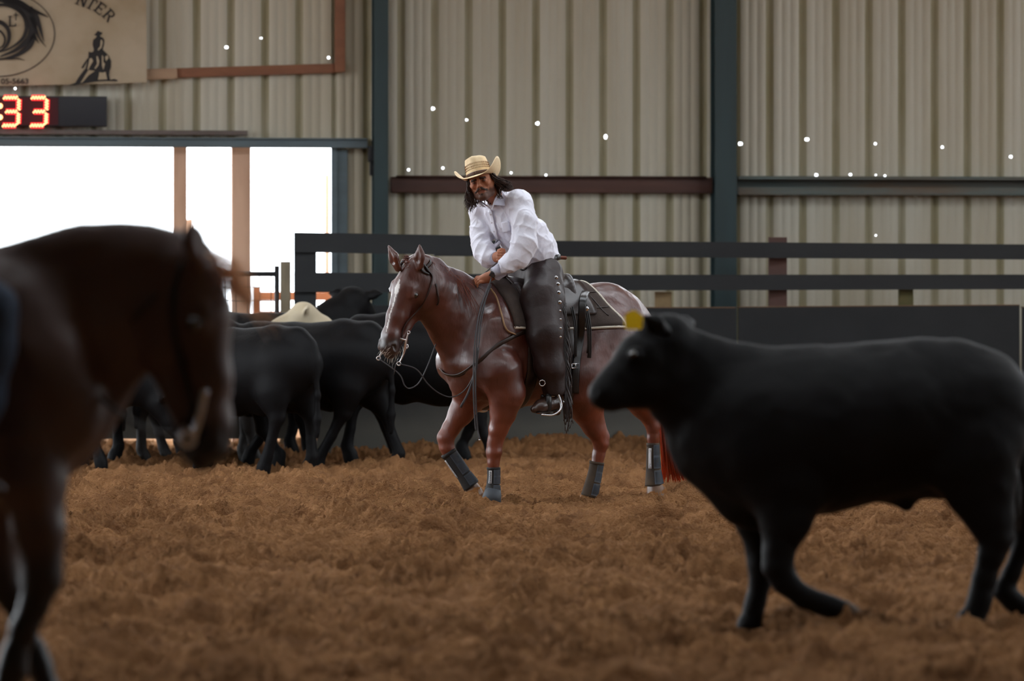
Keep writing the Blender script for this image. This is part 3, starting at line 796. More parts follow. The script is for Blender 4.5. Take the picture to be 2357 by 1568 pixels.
        wl = (1 - smooth01(V[:, 2] + .06 * n, .55, .85))[:, None] * .8; C_ = C_ * (1 - wl) + np.array(srgb(128, 60, 36)[:3]) * (1 + .3 * n)[:, None] * wl
        for h in hooves:
            dd = np.linalg.norm((V - np.array(h)) * [1, 1, .9], axis=1); w = (1 - smooth01(dd, .078, .100))[:, None]
            C_ = C_ * (1 - w) + np.array(srgb(118, 82, 52)[:3]) * w
        return C_
    def disp(V, N):
        return .004 * vnoise(V, 9) + .0022 * vnoise(V, 24)
    root = thing('horse', (RH.p(1250, 1150).x, 28.47, 0), 'sweaty chestnut horse with a white blaze, ridden by the man in the white shirt', 'horse')
    body = b.build('body', chestnut, root, disp, paint, 2)
    return root, body
horse1, horse1_body = build_rider_horse()
from mathutils.bvhtree import BVHTree
def bvh_of(o):
    me = o.data; return BVHTree.FromPolygons([v.co[:] for v in me.vertices], [p.vertices[:] for p in me.polygons])
HBVH = bvh_of(horse1_body)
CAMP = Vector((0, 0, CAM_H))
def snap(px, py, off=0.0, bvh=None, D=28.4):
    """where the line of sight meets the body, lifted off its skin"""
    q = P(px, py, D); dr = (q - CAMP).normalized(); h = (bvh or HBVH).ray_cast(CAMP, dr)
    if h[0] is None:
        h = (bvh or HBVH).find_nearest(q)
    n = h[1] if h[1].dot(dr) < 0 else -h[1]
    return h[0] + n * off
def cushion(mb, pts_fn, nu, nv, th, far=None):
    """a shell th thick over a surface patch; pts_fn(u, v) gives the under side point and normal"""
    lo = [[pts_fn(i / nu, j / nv) for j in range(nv + 1)] for i in range(nu + 1)]
    A = [[mb.bm.verts.new(p + n * .002) for p, n in r] for r in lo]; B = [[mb.bm.verts.new(p + n * th) for p, n in r] for r in lo]
    for i in range(nu):
        for j in range(nv):
            mb.bm.faces.new((A[i][j], A[i][j + 1], A[i + 1][j + 1], A[i + 1][j])); mb.bm.faces.new((B[i][j], B[i + 1][j], B[i + 1][j + 1], B[i][j + 1]))
    for i in range(nu):
        for j in (0, nv): mb.bm.faces.new((A[i][j], A[i + 1][j], B[i + 1][j], B[i][j]))
    for j in range(nv):
        for i in (0, nu): mb.bm.faces.new((A[i][j], A[i][j + 1], B[i][j + 1], B[i][j]))
eyeb = mat('eye', srgb(22, 14, 12), .06, spec=.8, coat=1)
for m, nm in ((-1, 'eye'), (1, 'eye')):
    mb = MB(); mb.sphere(HEADF(.200, .012, m * .090), .0215); mb.build(nm, eyeb, horse1)
    # eyelids
manem = mat('chestnut_mane', srgb(128, 58, 34), .45, noise=(30, .5, srgb(64, 28, 20)), spec=.6)
rts = []
rd = random.Random(4)
for i in range(46):
    t = i / 45; x = 972 + (1112 - 972) * t; y = np.interp(x, [960, 985, 1010, 1050, 1100, 1115], [600, 594, 606, 633, 662, 668]) + 3
    rts.append((RH.p(x, y, d(x) + np.interp(x, [960, 1020, 1110], [.14, .06, 0])), HL * 1.0 + Vector((.1, 0, -.1))))
strands('mane', manem, horse1, rts, 5, .085, .0035, 3, wave=.012, spread=.008)
rts2 = [(RH.p(x, y, d(x) + .10), HL * .6 + Vector((.3, 0, -1))) for x, y in ((1050, 640), (1054, 643), (1058, 646), (1046, 637), (1062, 650), (1040, 634), (1075, 655))]
strands('mane_lock', manem, horse1, rts2, 5, .16, .0035, 5, wave=.012, spread=.008)
fl_pts = [(HEADF(-.02 + .01 * i, .045, (i - 3) * .010), HEADF.f * .8 - HEADF.a * .3) for i in range(7)]
strands('forelock', manem, horse1, fl_pts, 8, .055, .003, 8, droop=tuple(HEADF.a), wave=.008, spread=.008)
# tail
tailm = mat('chestnut_tail', srgb(170, 78, 38), .5, noise=(22, .5, srgb(84, 30, 16)), stretch=(3, 3, .3), spec=.5)
_n = tailm.node_tree; _t = _n.nodes.new('ShaderNodeBsdfTranslucent'); _t.inputs[0].default_value = srgb(236, 126, 62); _m = _n.nodes.new('ShaderNodeMixShader'); _m.inputs[0].default_value = .6
_n.links.new(_n.nodes['Principled BSDF'].outputs[0], _m.inputs[1]); _n.links.new(_t.outputs[0], _m.inputs[2]); _n.links.new(_m.outputs[0], _n.nodes['Material Output'].inputs['Surface'])
mb = MB(); rd = random.Random(11)
for i in range(360):
    u = rd.uniform(-1, 1); v = rd.uniform(-.06, .06); w = rd.uniform(.6, 1.03)
    pts = spline([RH.p(1468 + u * 8, 735 + abs(u) * 4, -.50 + v * .3), RH.p(1502 + u * 12, 800, -.62 + v), RH.p(1526 + u * 18, 900, -.66 + v), RH.p(1545 + u * 26, 1000, -.66 + v), RH.p(1557 + u * 34, 1000 + 80 * w, -.66 + v), RH.p(1564 + u * 42, 1012 + 98 * w, -.66 + v)], 4)
    n = len(pts); mb.tube(pts, [.006 * (1 - .75 * k / n) for k in range(n)], n=4)
mb.build('tail', tailm, horse1)
# whiskers
mb = MB(); rd = random.Random(5); wh = mat('whiskers', srgb(200, 190, 175), .5)
for i in range(60):
    a = rd.uniform(.52, .61); l = rd.uniform(-.05, .05); f = rd.uniform(-.11, -.06) if i % 3 else rd.uniform(-.02, .04)
    p = HEADF(a if i % 3 else rd.uniform(.55, .6), f, l); dv = (HEADF.a * rd.uniform(.5, 1.2) + HEADF.f * (.8 if i % 3 == 0 else -.1) + HEADF.l * rd.uniform(-.4, .4)).normalized()
    mb.tube([p, p + dv * .022, p + dv * rd.uniform(.035, .06) + Vector((0, 0, -.006))], [.0009, .0008, .0004], n=4)
mb.build('whiskers', wh, horse1)['kind'] = 'stuff'

# ---------------------------------------------------------------- the black calf in front
black = mat('black_coat', (1, 1, 1, 1), .58, attr='coat', bump=(45, .6, .004), spec=.14, stretch=(1, 1, .5))
FC = Fig(18.12)
def build_front_cow():
    lo = FC.p(1330, 1490, .6); hi = FC.p(2420, 690, -.6)
    b = Body((lo.x, 18.12 - .55, -.03), (hi.x, 18.12 + .5, hi.z), .0095)
    Y = (0, 1, 0)
    c = lambda L_, k=.05: FC.chain(b, L_, k, Y)
    c([(1700, 985, 0, 165, .55), (1790, 1003, 0, 192, .72), (1930, 985, 0, 180, .88), (2060, 968, 0, 172, .85), (2180, 955, 0, 160, .72), (2250, 945, 0, 130, .72), (2280, 935, 0, 85, .8)])
    c([(1740, 860, 0, 55, .7), (1860, 862, 0, 52, .9), (2000, 855, 0, 54, .9), (2120, 848, 0, 58, 1), (2210, 852, 0, 60, 1), (2270, 870, 0, 55, .9), (2305, 900, 0, 48, .7)])
    c([(1640, 905, 0, 128, .5), (1580, 870, .02, 105, .5), (1530, 830, .04, 82, .6)])
    c([(1650, 1040, 0, 75, .45), (1720, 1130, 0, 70, .5), (1760, 1150, 0, 60, .7)])     # dewlap and brisket
    # head
    c([(1535, 800, .05, 68, .85), (1480, 830, .08, 60, .9), (1425, 876, .12, 44, .95), (1398, 900, .14, 38, 1.05), (1390, 908, .15, 36, 1.1)], .03)
    c([(1480, 880, .10, 40, 1.0), (1405, 918, .14, 26, 1.2)], .03)
    c([(1530, 865, .06, 60, .8), (1470, 895, .09, 42, .8), (1415, 918, .13, 24, 1.0)], .04)
    c([(1500, 757, .06, 30, 1.5), (1548, 757, .03, 32, 1.5)], .03)
    b.blob(FC.p(1462, 815, .20), .030, .02)
    b.blob(FC.p(1370, 903, .21), .012, .006, cut=True); b.blob(FC.p(1362, 903, .12), .012, .006, cut=True)
    ear(b, FC.p(1530, 762, .20), FC.p(1478, 728, .33), .046, (-.5, -.6, -.3), .02)
    ear(b, FC.p(1560, 755, -.1), FC.p(1598, 742, -.26), .042, (-.5, .5, -.3), .02)
    # legs
    c([(1770, 1040, .14, 95, .6), (1812, 1120, .15, 78, .6), (1808, 1200, .15, 52, .8), (1792, 1270, .15, 38, .9)])
    c([(1792, 1265, .15, 37), (1790, 1305, .15, 36), (1806, 1338, .15, 30), (1850, 1375, .15, 24), (1895, 1394, .15, 25), (1915, 1400, .15, 26)], .02)
    c([(1915, 1400, .15, 25), (1940, 1408, .15, 25), (1955, 1418, .15, 27)], .012)
    c([(1740, 1100, -.14, 80, .6), (1738, 1190, -.15, 48, .8), (1748, 1260, -.15, 29, .9), (1752, 1300, -.15, 29), (1750, 1340, -.15, 22), (1741, 1380, -.15, 21), (1735, 1404, -.15, 24)], .03)
    c([(1735, 1404, -.15, 22), (1732, 1420, -.15, 22), (1725, 1436, -.15, 27), (1722, 1446, -.15, 28)], .012)
    c([(2255, 960, .10, 118, .6), (2240, 1060, .15, 98, .55), (2262, 1140, .15, 66, .6), (2282, 1200, .15, 46, .7), (2292, 1240, .15, 38)])
    c([(2292, 1240, .15, 36), (2280, 1280, .15, 31), (2266, 1330, .15, 27), (2256, 1375, .15, 26), (2250, 1395, .15, 28)], .02)
    c([(2300, 1200, .15, 18), (2318, 1232, .15, 17)], .02)
    c([(2250, 1395, .15, 26), (2244, 1412, .15, 26), (2234, 1430, .15, 32), (2230, 1444, .15, 34)], .012)
    c([(2270, 980, -.12, 100, .6), (2310, 1080, -.15, 72, .6), (2345, 1160, -.16, 46, .7), (2362, 1218, -.16, 32)])
    c([(2362, 1218, -.16, 31), (2352, 1260, -.16, 25), (2328, 1320, -.16, 22), (2310, 1360, -.16, 25), (2330, 1382, -.16, 24), (2352, 1398, -.16, 27)], .02)
    c([(2060, 1120, 0, 40, .5), (2086, 1160, 0, 18)], .04)
    c([(2120, 1080, 0, 60, .8), (2200, 1090, 0, 60, .8)], .05)
    def paint(V):
        C_ = np.tile(np.array(srgb(15, 14, 15)[:3]), (len(V), 1)); n = vnoise(V, 6)
        C_ *= (1 + .25 * n)[:, None]
        w = (1 - smooth01(np.linalg.norm(V - np.array(FC.p(1955, 1420, .15)), axis=1), .045, .075))[:, None]
        C_ = C_ * (1 - w) + np.array(srgb(92, 74, 58)[:3]) * w
        return C_
    root = thing('calf', (FC.p(1950, 1440).x, 18.12, 0), 'large black calf walking left in the foreground with a yellow ear tag', 'calf')
    b.build('body', black, root, lambda V, N: .006 * vnoise(V, 6) + .003 * vnoise(V, 17), paint, 2)
    mb = MB(); mb.sphere(FC.p(1459, 815, .235), .016); mb.build('eye', eyeb, root)
    tg = mat('yellow_tag', srgb(255, 214, 30), .45)
    mb = MB(); o = FC.p(1458, 738, .36); M = Matrix.Translation(o) @ Matrix.Rotation(math.radians(90), 4, 'X') @ Matrix.Rotation(.15, 4, 'Y')
    out = [(-.030, -.036), (.030, -.038), (.038, -.028), (.040, .018), (.022, .032), (.010, .042), (-.010, .042), (-.026, .032), (-.038, .020), (-.038, -.028)]
    mb.plate(out, .004, M); mb.build('ear_tag', tg, root, False)
    tm = mat('black_hair', srgb(26, 24, 24), .6)
    mb = MB(); pts = spline([FC.p(2316, 850, 0), FC.p(2344, 890, 0), FC.p(2352, 960, 0), FC.p(2342, 1040, 0), FC.p(2332, 1090, 0)], 6); n = len(pts)
    mb.tube(pts, [.030 - .014 * k / n for k in range(n)], n=10)
    rd = random.Random(3)
    for i in range(60):
        p = FC.p(2335 + rd.uniform(-5, 5), 1050 + rd.uniform(0, 40), rd.uniform(-.02, .02)); mb.tube([p, p + Vector((rd.uniform(-.02, .02), rd.uniform(-.02, .02), -.12)), p + Vector((rd.uniform(-.03, .03), rd.uniform(-.03, .03), -.26))], [.004, .003, .001], n=4)
    mb.build('tail', tm, root)
    return root
front_cow = build_front_cow()

# ---------------------------------------------------------------- the dark horse close to the camera
bay = hair_coat('dark_bay_coat', .42, .006, .4, .1)
NH = Fig(13.64)
NHEAD = Frame(NH.p(452, 590, .05), Vector((.10, -.06, -.99)), Vector((.94, -.33, .1)), 1.08)
def build_near_horse():
    b = Body((NH.p(-1050, 0).x, 13.64 - .55, -.03), (NH.p(600, 0).x, 13.64 + .55, NH.p(0, 480).z), .0115)
    Y = (0, 1, 0); c = lambda L_, k=.06: NH.chain(b, L_, k, Y)
    c([(60, 880, 0, 225, .5), (-60, 880, 0, 265, .62), (-260, 870, 0, 255, .75), (-460, 850, 0, 230, .8), (-640, 830, 0, 210, .85), (-740, 830, 0, 160, .9)], .08)
    c([(-20, 690, 0, 80, .5), (-200, 710, 0, 80, .9), (-500, 690, 0, 90, 1), (-650, 690, 0, 90, 1)])
    c([(70, 800, 0, 205, .42), (190, 735, 0, 165, .38), (290, 690, 0, 125, .4), (370, 650, .02, 95, .5), (425, 625, .04, 66, .6)])
    c([(0, 640, 0, 38, .6), (100, 622, 0, 42, .45), (200, 602, 0, 44, .4), (300, 598, 0, 42, .45), (400, 605, .02, 40, .6)])
    for m in (-1, 1):
        c([(120, 960, .14 * m, 78, .8), (100, 900, .16 * m, 90, .6), (20, 760, .10 * m, 90, .5)], .08)
    c([(110, 1000, 0, 75, .9), (90, 1030, 0, 70, .9)])
    # fore legs
    c([(60, 1010, .15, 90), (70, 1110, .17, 72), (88, 1220, .18, 54), (96, 1290, .18, 46)])
    c([(96, 1290, .18, 45), (96, 1335, .18, 44), (80, 1390, .18, 33), (55, 1450, .18, 29), (35, 1510, .18, 29), (30, 1540, .18, 36)], .03)
    c([(30, 1540, .18, 32), (10, 1590, .18, 32), (-5, 1640, .18, 44), (-8, 1670, .18, 48)], .02)
    c([(30, 1020, -.15, 88), (5, 1130, -.17, 62), (-5, 1240, -.17, 46), (5, 1310, -.17, 42)])
    c([(5, 1310, -.17, 41), (20, 1360, -.17, 36), (50, 1430, -.17, 28), (80, 1500, -.17, 27), (95, 1540, -.17, 33)], .03)
    c([(95, 1540, -.17, 29), (112, 1590, -.17, 30), (128, 1640, -.17, 42), (130, 1660, -.17, 46)], .02)
    for m, x0 in ((1, 30), (-1, -60)):
        c([(-700 + x0, 860, .12 * m, 170), (-690 + x0, 1030, .17 * m, 120), (-735 + x0, 1180, .17 * m, 62), (-770 + x0, 1270, .17 * m, 45), (-755 + x0, 1400, .17 * m, 28), (-750 + x0, 1530, .17 * m, 34), (-730 + x0, 1600, .17 * m, 32), (-722 + x0, 1670, .17 * m, 46)])
    horse_head(b, NHEAD)
    ear(b, NH.p(455, 592, .14), NH.p(438, 508, .17), .050, (.75, -.6, .1), .02)
    ear(b, NH.p(466, 592, .0), NH.p(446, 530, -.03), .042, (.8, -.2, .1), .02)
    mz = NHEAD(.57, -.03)
    def paint(V):
        C_ = np.tile(np.array(srgb(92, 72, 66)[:3]), (len(V), 1)); n = vnoise(V, 4)
        C_ *= (1 + .3 * n)[:, None]
        w = 1 - smooth01(V[:, 2] + .05 * n, .42, .75)          # black points of a bay
        w = np.maximum(w, 1 - smooth01(np.linalg.norm(V - np.array(mz), axis=1), .08, .16))[:, None]
        return C_ * (1 - w) + np.array(srgb(24, 21, 22)[:3]) * w
    root = thing('horse', (NH.p(-100, 1700).x, 13.64, 0), 'dark bay horse with lowered head close up at the left edge', 'horse')
    body = b.build('body', bay, root, lambda V, N: .006 * vnoise(V, 6) + .003 * vnoise(V, 15), paint, 2)
    for m in (-1, 1):
        mb = MB(); mb.sphere(NHEAD(.205, .014, m * .095), .0255); mb.build('eye', eyeb, root)
    mm = mat('dark_mane', srgb(34, 28, 26), .55); fm = mat('backlit_forelock', srgb(226, 196, 168), .6); _n = fm.node_tree; _t = _n.nodes.new('ShaderNodeBsdfTranslucent'); _t.inputs[0].default_value = srgb(240, 208, 176); _m = _n.nodes.new('ShaderNodeMixShader'); _m.inputs[0].default_value = .65  # pale hair colour carries the glow of the backlit forelock
    _n.links.new(_n.nodes['Principled BSDF'].outputs[0], _m.inputs[1]); _n.links.new(_t.outputs[0], _m.inputs[2]); _n.links.new(_m.outputs[0], _n.nodes['Material Output'].inputs['Surface'])
    rts = []
    for i in range(60):
        t = i / 59; x = 0 + 425 * t; y = np.interp(x, [0, 100, 190, 300, 360, 425], [608, 584, 562, 558, 562, 566])
        rts.append((NH.p(x, y + 4, 0), Vector((.1, .9, .15))))
    strands('mane', mm, root, rts, 5, .07, .004, 21, wave=.01, spread=.010)
    tf = [(NH.p(x, y, 0), Vector((dx, 0, 1))) for x, y, dx in ((362, 562, -.2), (8, 608, -.4), (80, 590, .1), (30, 600, -.3))]
    for k, t_ in enumerate(tf): strands('mane_tuft', mm, root, [t_], 8, .030, .004, 23 + k, droop=(0, 0, 0), wave=.002, spread=.004)
    ft = [(NHEAD(.0 + .012 * i, .07, (i - 4) * .006), NHEAD.f * 1.0 + NHEAD.a * .55) for i in range(9)]
    strands('forelock', fm, root, ft, 17, .16, .0014, 24, droop=tuple(NHEAD.a * .8), wave=.02, spread=.016)
    mb = MB(); rd = random.Random(6)
    for i in range(120):
        u = rd.uniform(-.06, .06); v = rd.uniform(-.06, .06)
        p0 = NH.p(-860, 760, 0); mb.tube(spline([p0, p0 + Vector((-.08 + u * .5, v, -.3)), p0 + Vector((-.10 + u, v, -.65)), p0 + Vector((-.08 + u * 1.3, v * 1.3, -rd.uniform(.9, 1.1)))], 3), .005, n=4)
    mb.build('tail', mm, root)
    return root, body
horse2, horse2_body = build_near_horse()

# ---------------------------------------------------------------- the herd
def cow_mesh(name, head, stride, m, col=(17, 17, 19)):
    """a calf in metres, facing -x, standing on z = 0; head: 'level', 'low', 'up', 'turned'"""
    b = Body((-1.25, -.42, -.02), (.85, .42, 1.5), .0155); Y = (0, 1, 0)
    c = lambda L_, k=.05: b.chain([((x, y, z), r, q) for x, y, z, r, q in L_], k, Y)
    c([(-.50, 0, .74, .27, .6), (-.38, 0, .76, .32, .75), (-.10, 0, .76, .325, .85), (.18, 0, .79, .30, .82), (.42, 0, .82, .27, .75), (.56, 0, .85, .17, .85)])
    c([(-.45, 0, 1.02, .10, .8), (-.1, 0, 1.00, .10, .9), (.3, 0, 1.03, .10, 1), (.52, 0, 1.03, .09, 1), (.62, 0, .98, .07, .8)])
    hp = {'level': (-.98, 0, 1.06), 'low': (-.96, 0, .52), 'up': (-.86, 0, 1.26), 'turned': (-.80, -.14, 1.20)}[head]
    h = Vector(hp); n0 = Vector((-.52, 0, .84))
    mid = n0.lerp(h, .5) + Vector((0, 0, .02))
    b.chain([(n0, .24, .55), (mid, .165, .6), (h, .115, .75)], .06, Y)
    fd = {'level': Vector((-.75, 0, -.6)), 'low': Vector((-.55, 0, -.8)), 'up': Vector((-.8, 0, -.5)), 'turned': Vector((-.35, -.75, -.5))}[head].normalized()
    b.chain([(h, .12, .9), (h + fd * .18, .10, .9), (h + fd * .33, .068, 1.0), (h + fd * .37, .062, 1.1)], .03, Y)
    sd = fd.cross(Vector((0, 0, 1))).normalized()
    up = sd.cross(fd)
    for s_ in (-1, 1):
        ear(b, h + up * .06 + sd * s_ * .09, h + up * .085 + sd * s_ * .25, .045, fd, .02)
    c([(-.60, 0, .60, .12, .5), (-.50, 0, .50, .12, .6)])
    c([(.20, 0, .55, .12, .8), (.30, 0, .58, .12, .8)])
    def leg(x, y, kx, fx, hind):
        if hind:
            c([(x, y * .8, .82, .20, .6), (x - .02, y, .62, .14, .65), (x + .06 + kx, y, .44, .075, .9)])
            c([(x + .06 + kx, y, .44, .060, 1), (x + .03 + (kx + fx) / 2, y, .26, .040, 1), (x + .01 + fx, y, .12, .042, 1), (x - .02 + fx, y, .05, .052, 1), (x - .03 + fx, y, .01, .058, 1)], .02)
        else:
            c([(x, y * .8, .72, .16, .6), (x, y, .52, .085, .8), (x + kx, y, .36, .058, 1), (x + kx, y, .30, .050, 1), (x + (kx + fx) / 2, y, .2, .036, 1), (x + fx, y, .11, .040, 1), (x + fx - .02, y, .05, .048, 1), (x + fx - .03, y, .01, .054, 1)], .03)
    leg(-.40, .15, -.02 * stride, -.10 * stride, False); leg(-.36, -.15, .03 * stride, .12 * stride, False)
    leg(.46, .15, .04 * stride, .14 * stride, True); leg(.42, -.15, -.06 * stride, -.14 * stride, True)
    b.chain([((.64, 0, .98), .035), ((.70, 0, .86), .03), ((.71, .01, .6), .024), ((.70, .02, .42), .03), ((.70, .02, .28), .018)], .03)
    def paint(V):
        C_ = np.tile(np.array(srgb(*col)[:3]), (len(V), 1))
        if col[0] > 100: w = (1 - smooth01(V[:, 2] + .06 * vnoise(V, 4), .80, .95))[:, None]; C_ = C_ * (1 - w) + np.array(srgb(34, 31, 30)[:3]) * w
        return C_ * (1 + .2 * vnoise(V, 6))[:, None]
    o = b.build(name, m, None, lambda V, N: .006 * vnoise(V, 6), paint, 2)
    return o
tan = mat('tan_coat', (1, 1, 1, 1), .6, attr='coat', bump=(45, .5, .004))
protos = {}
def herd_cow(kind, px, D, yaw, label, sc=1.0, m=None, col=(17, 17, 19)):
    """yaw 0 faces the left of the photograph; positive turns the head towards the camera"""
    key = kind + (('tan',) if m else ())
    if key not in protos:
        protos[key] = cow_mesh('cow', kind[0], kind[1], m or black, col); o = protos[key]
    else:
        o = protos[key].copy(); C.objects.link(o)
    p = P(px, 800, D); o.location = (p.x, D, gz(p.x, D) - .005)
    o.rotation_euler = (0, 0, math.radians(yaw)); o.scale = (sc,) * 3
    return tag(o, label, 'cow', 'cattle herd standing along the back fence')
herd_cow(('level', 0.6), 560, 33.2, -34, 'black cow seen from behind, directly right of the dark horse\'s muzzle', 1.0)
herd_cow(('level', 1.7), 708, 33.6, -24, 'black cow with a long hanging tail striding left, its rump at the herd\'s right', 1.03)
herd_cow(('level', 1.0), 985, 34.15, 174, 'black cow facing right, half hidden behind the ridden chestnut horse', 1.04)
herd_cow(('turned', 0.5), 575, 35.22, 180, 'black cow whose eared head shows above the striding cow\'s rump', 1.06)
herd_cow(('up', 0.4), 470, 34.6, 178, 'pale-headed cow whose crown peeks over the black cows\' backs', .94, tan, (200, 186, 158))
herd_cow(('low', 0.8), 100, 33.1, 174, 'black calf with its head lowered under the dark horse\'s throat', .96)
herd_cow(('level', 0.6), 112, 34.1, 4, 'black cow standing under the dark horse\'s neck, legs against the bright ground', 1.0)
herd_cow(('level', 0.3), 20, 34.85, 2, 'leftmost black cow of the herd, behind the dark horse\'s chest', 1.02)
# ================================================================== TACK
def BP(x, deg, off=0.0, y=765, bvh=None):
    """a point on the trunk: x is the column of the spine, deg the angle from straight up towards the horse's left"""
    A = RH.p(x, y, d(x)); a = math.radians(deg); o = Vector((0, 0, 1)) * math.cos(a) + HL * math.sin(a)
    h = (bvh or HBVH).ray_cast(A + o * 1.3, -o)
    q = h[0] if h[0] is not None else A + o * .3
    return q + o * off, o
leather = mat('dark_leather', srgb(44, 30, 26), .38, bump=(90, .4, .002), spec=.6, noise=(12, .4, srgb(30, 22, 20)))
blackl = mat('black_leather', srgb(24, 22, 23), .35, bump=(90, .3, .002), spec=.6)
paleleather = mat('pale_rawhide', srgb(150, 118, 84), .5)
silver = mat('silver', srgb(226, 226, 230), .22, metal=1.0)
fleece = mat('fleece', srgb(206, 198, 184), .95, bump=(140, .8, .004))
padm = mat('saddle_pad', srgb(62, 50, 44), .95, noise=(26, .5, srgb(44, 36, 33)), bump=(120, .6, .003))

pad = thing('saddle_blanket', tuple(BP(1250, 0)[0]), 'dark saddle blanket with a pale fleece edge on the chestnut horse\'s back', 'blanket')
rear = lambda a: 1338 + 34 * min(1, abs(a) / 80.0) ** 1.3
def pad_fn(u, v):
    a = -84 + 168 * v; x = 1128 + (rear(a) - 1128) * u; return BP(x, a, .0)
mb = MB(); cushion(mb, pad_fn, 22, 34, .020); mb.build('pad', padm, pad)
mb = MB()
e = [BP(rear(a), a, .014)[0] for a in np.linspace(-84, 84, 44)]
e = [BP(x, -84, .012)[0] for x in np.linspace(1128, rear(84), 16)] + e + [BP(x, 84, .012)[0] for x in np.linspace(rear(84), 1128, 16)]
mb.tube(spline(e, 2), .0095, n=7); o = mb.build('fleece_edge', fleece, pad); o['label'] = 'pale fleece edge'
mb = MB()
for a in (30, 56): mb.tube([BP(x, a, .022)[0] for x in np.linspace(1300, rear(a) - 4, 8)], .004, n=5)
mb.tube([BP(rear(a) - 22, a, .022)[0] for a in np.linspace(20, 70, 14)], .004, n=5)
mb.build('stitching', leather, pad)['kind'] = 'stuff'

sad = thing('saddle', tuple(BP(1250, 0)[0]), 'dark leather western saddle under the rider', 'saddle')
def skirt_fn(u, v):
    a = -66 + 132 * v; k = abs(a) / 66; x0 = 1160 + 10 * k * k; x1 = 1322 + 6 * k - 26 * max(0, k - .8) * 5 * (k - .8) * 5 / 5
    p, o = BP(x0 + (x1 - x0) * u, a, .021); return p, o
mb = MB(); cushion(mb, skirt_fn, 16, 26, .014); mb.build('skirt', leather, sad)
lo = RH.p(1130, 730, .5); hi = RH.p(1350, 600, -.4)
b = Body((lo.x, 28.47 - .45, lo.z), (hi.x, 28.47 + .4, hi.z), .0075)
sp = lambda x, y, w=0: RH.p(x, y, d(x)) + HL * w
b.chain([(sp(1185, 672), .09, 1.1), (sp(1240, 682), .085, 1.35), (sp(1290, 672), .085, 1.35)], .04, HL)
for m in (-1, 1):
    b.chain([(sp(1172, 664), .055), (sp(1168, 672, .10 * m), .055), (sp(1170, 690, .16 * m), .045)], .03)
    pass
cz = lambda w: 636 + 60 * (w / .175) ** 2
b.chain([(sp(1302 - 60 * abs(w) ** 1.3, cz(w), w), .016) for w in np.linspace(-.172, .172, 19)], .012)
b.chain([(sp(1298 - 60 * abs(w) ** 1.3, cz(w) + 12, w), .020) for w in np.linspace(-.165, .165, 17)], .02)
b.chain([(sp(1293 - 60 * abs(w) ** 1.3, cz(w) + 24, w), .024) for w in np.linspace(-.16, .16, 15)], .02)
b.chain([(sp(1165, 655), .028), (sp(1160, 638), .020)], .02); b.blob(sp(1158, 634), .034, .01, (0, 0, 1), .5)
b.build('seat', leather, sad, None, None, 2)
mb = MB(); mb.tube([sp(1305 - 60 * abs(w) ** 1.3, cz(w) - 3, w) for w in np.linspace(-.172, .172, 21)], .011, n=8)
o = mb.build('cantle_roll', mat('grey_leather', srgb(116, 116, 120), .4), sad); o['label'] = 'grey rolled cantle edge'
# fenders and stirrups
def both(fn):
    fn(lambda p: Vector(p)); fn(mirror_y)
def fender(M):
    mb = MB(); pts = spline([M(RH.p(1232, 715, .33)), M(RH.p(1246, 790, .36)), M(RH.p(1254, 850, .36)), M(RH.p(1257, 884, .37))], 6); n = len(pts)
    mb.tube(pts, [.075 - .055 * (k / n) ** .7 for k in range(n)], n=10, flat=.10, up=HB); mb.build('fender', leather, sad)
both(fender)
def stirrup(M):
    mb = MB(); pts = []
    for t in np.linspace(-1, 1, 21):
        a = t * math.radians(128); r = .066
        pts.append(M(RH.p(1257, 926, .40) + Vector((0, 0, -1)) * math.cos(a) * .075 + HL * .0 + (HB * .25 + HL * .97).normalized() * math.sin(a) * r))
    mb.tube(pts, .013, n=8, flat=1.6); mb.tube([pts[0], pts[-1]], .010, n=8)
    st = mb.build('stirrup', blackl, sad)
    mb = MB(); mb.tube(spline([M(RH.p(1264, 876, .43)), M(RH.p(1276, 892, .44)), M(RH.p(1289, 920, .45)), M(RH.p(1290, 942, .46)), M(RH.p(1272, 955, .48)), M(RH.p(1246, 954, .50))], 6), .0085, n=8, flat=.7); mb.build('stirrup_binding', silver, st)
    mb = MB(); mb.torus(M(RH.p(1248, 882, .47)), .019, .0035, rot=Matrix.Rotation(math.radians(90), 4, 'X')); mb.build('ring', silver, st)
both(stirrup)
# front and flank cinches, strap end with buckle
def cinch(x, r0, a0, w, nm, y=765):
    mb = MB(); angs = list(np.linspace(a0, 360 - a0, 60)); pts = [BP(x, a, .008, y)[0] for a in angs]
    mb.tube(pts, w, n=10, flat=.14, up=HB); return mb.build(nm, leather, sad)
cinch(1178, 0, 74, .045, 'front_cinch'); cinch(1262, 0, 62, .026, 'flank_cinch')
mb = MB(); pts = spline([BP(1318, 32, .045)[0], RH.p(1342, 688, .235), RH.p(1339, 730, .26), snap(1333, 775, .016), snap(1330, 812, .016), snap(1328, 846, .016), snap(1326, 880, .014), snap(1325, 905, .012)], 6)
mb.tube(pts, .026, n=8, flat=.13, up=HB); cs = mb.build('flank_billet', blackl, sad)
fw = (RH.p(1327, 860, .2) - RH.p(1330, 790, .245)).normalized()
mb = MB(); c0 = snap(1328, 846, .026); ux = HB.copy()
q = [c0 + ux * .030 + Vector((0, 0, .014)), c0 - ux * .030 + Vector((0, 0, .014)), c0 - ux * .030 - Vector((0, 0, .014)), c0 + ux * .030 - Vector((0, 0, .014))]
mb.tube(q + [q[0]], .0042, n=6); mb.tube([c0 + Vector((0, 0, .014)), c0 - Vector((0, 0, .014))], .003, n=5); mb.build('buckle', silver, cs)
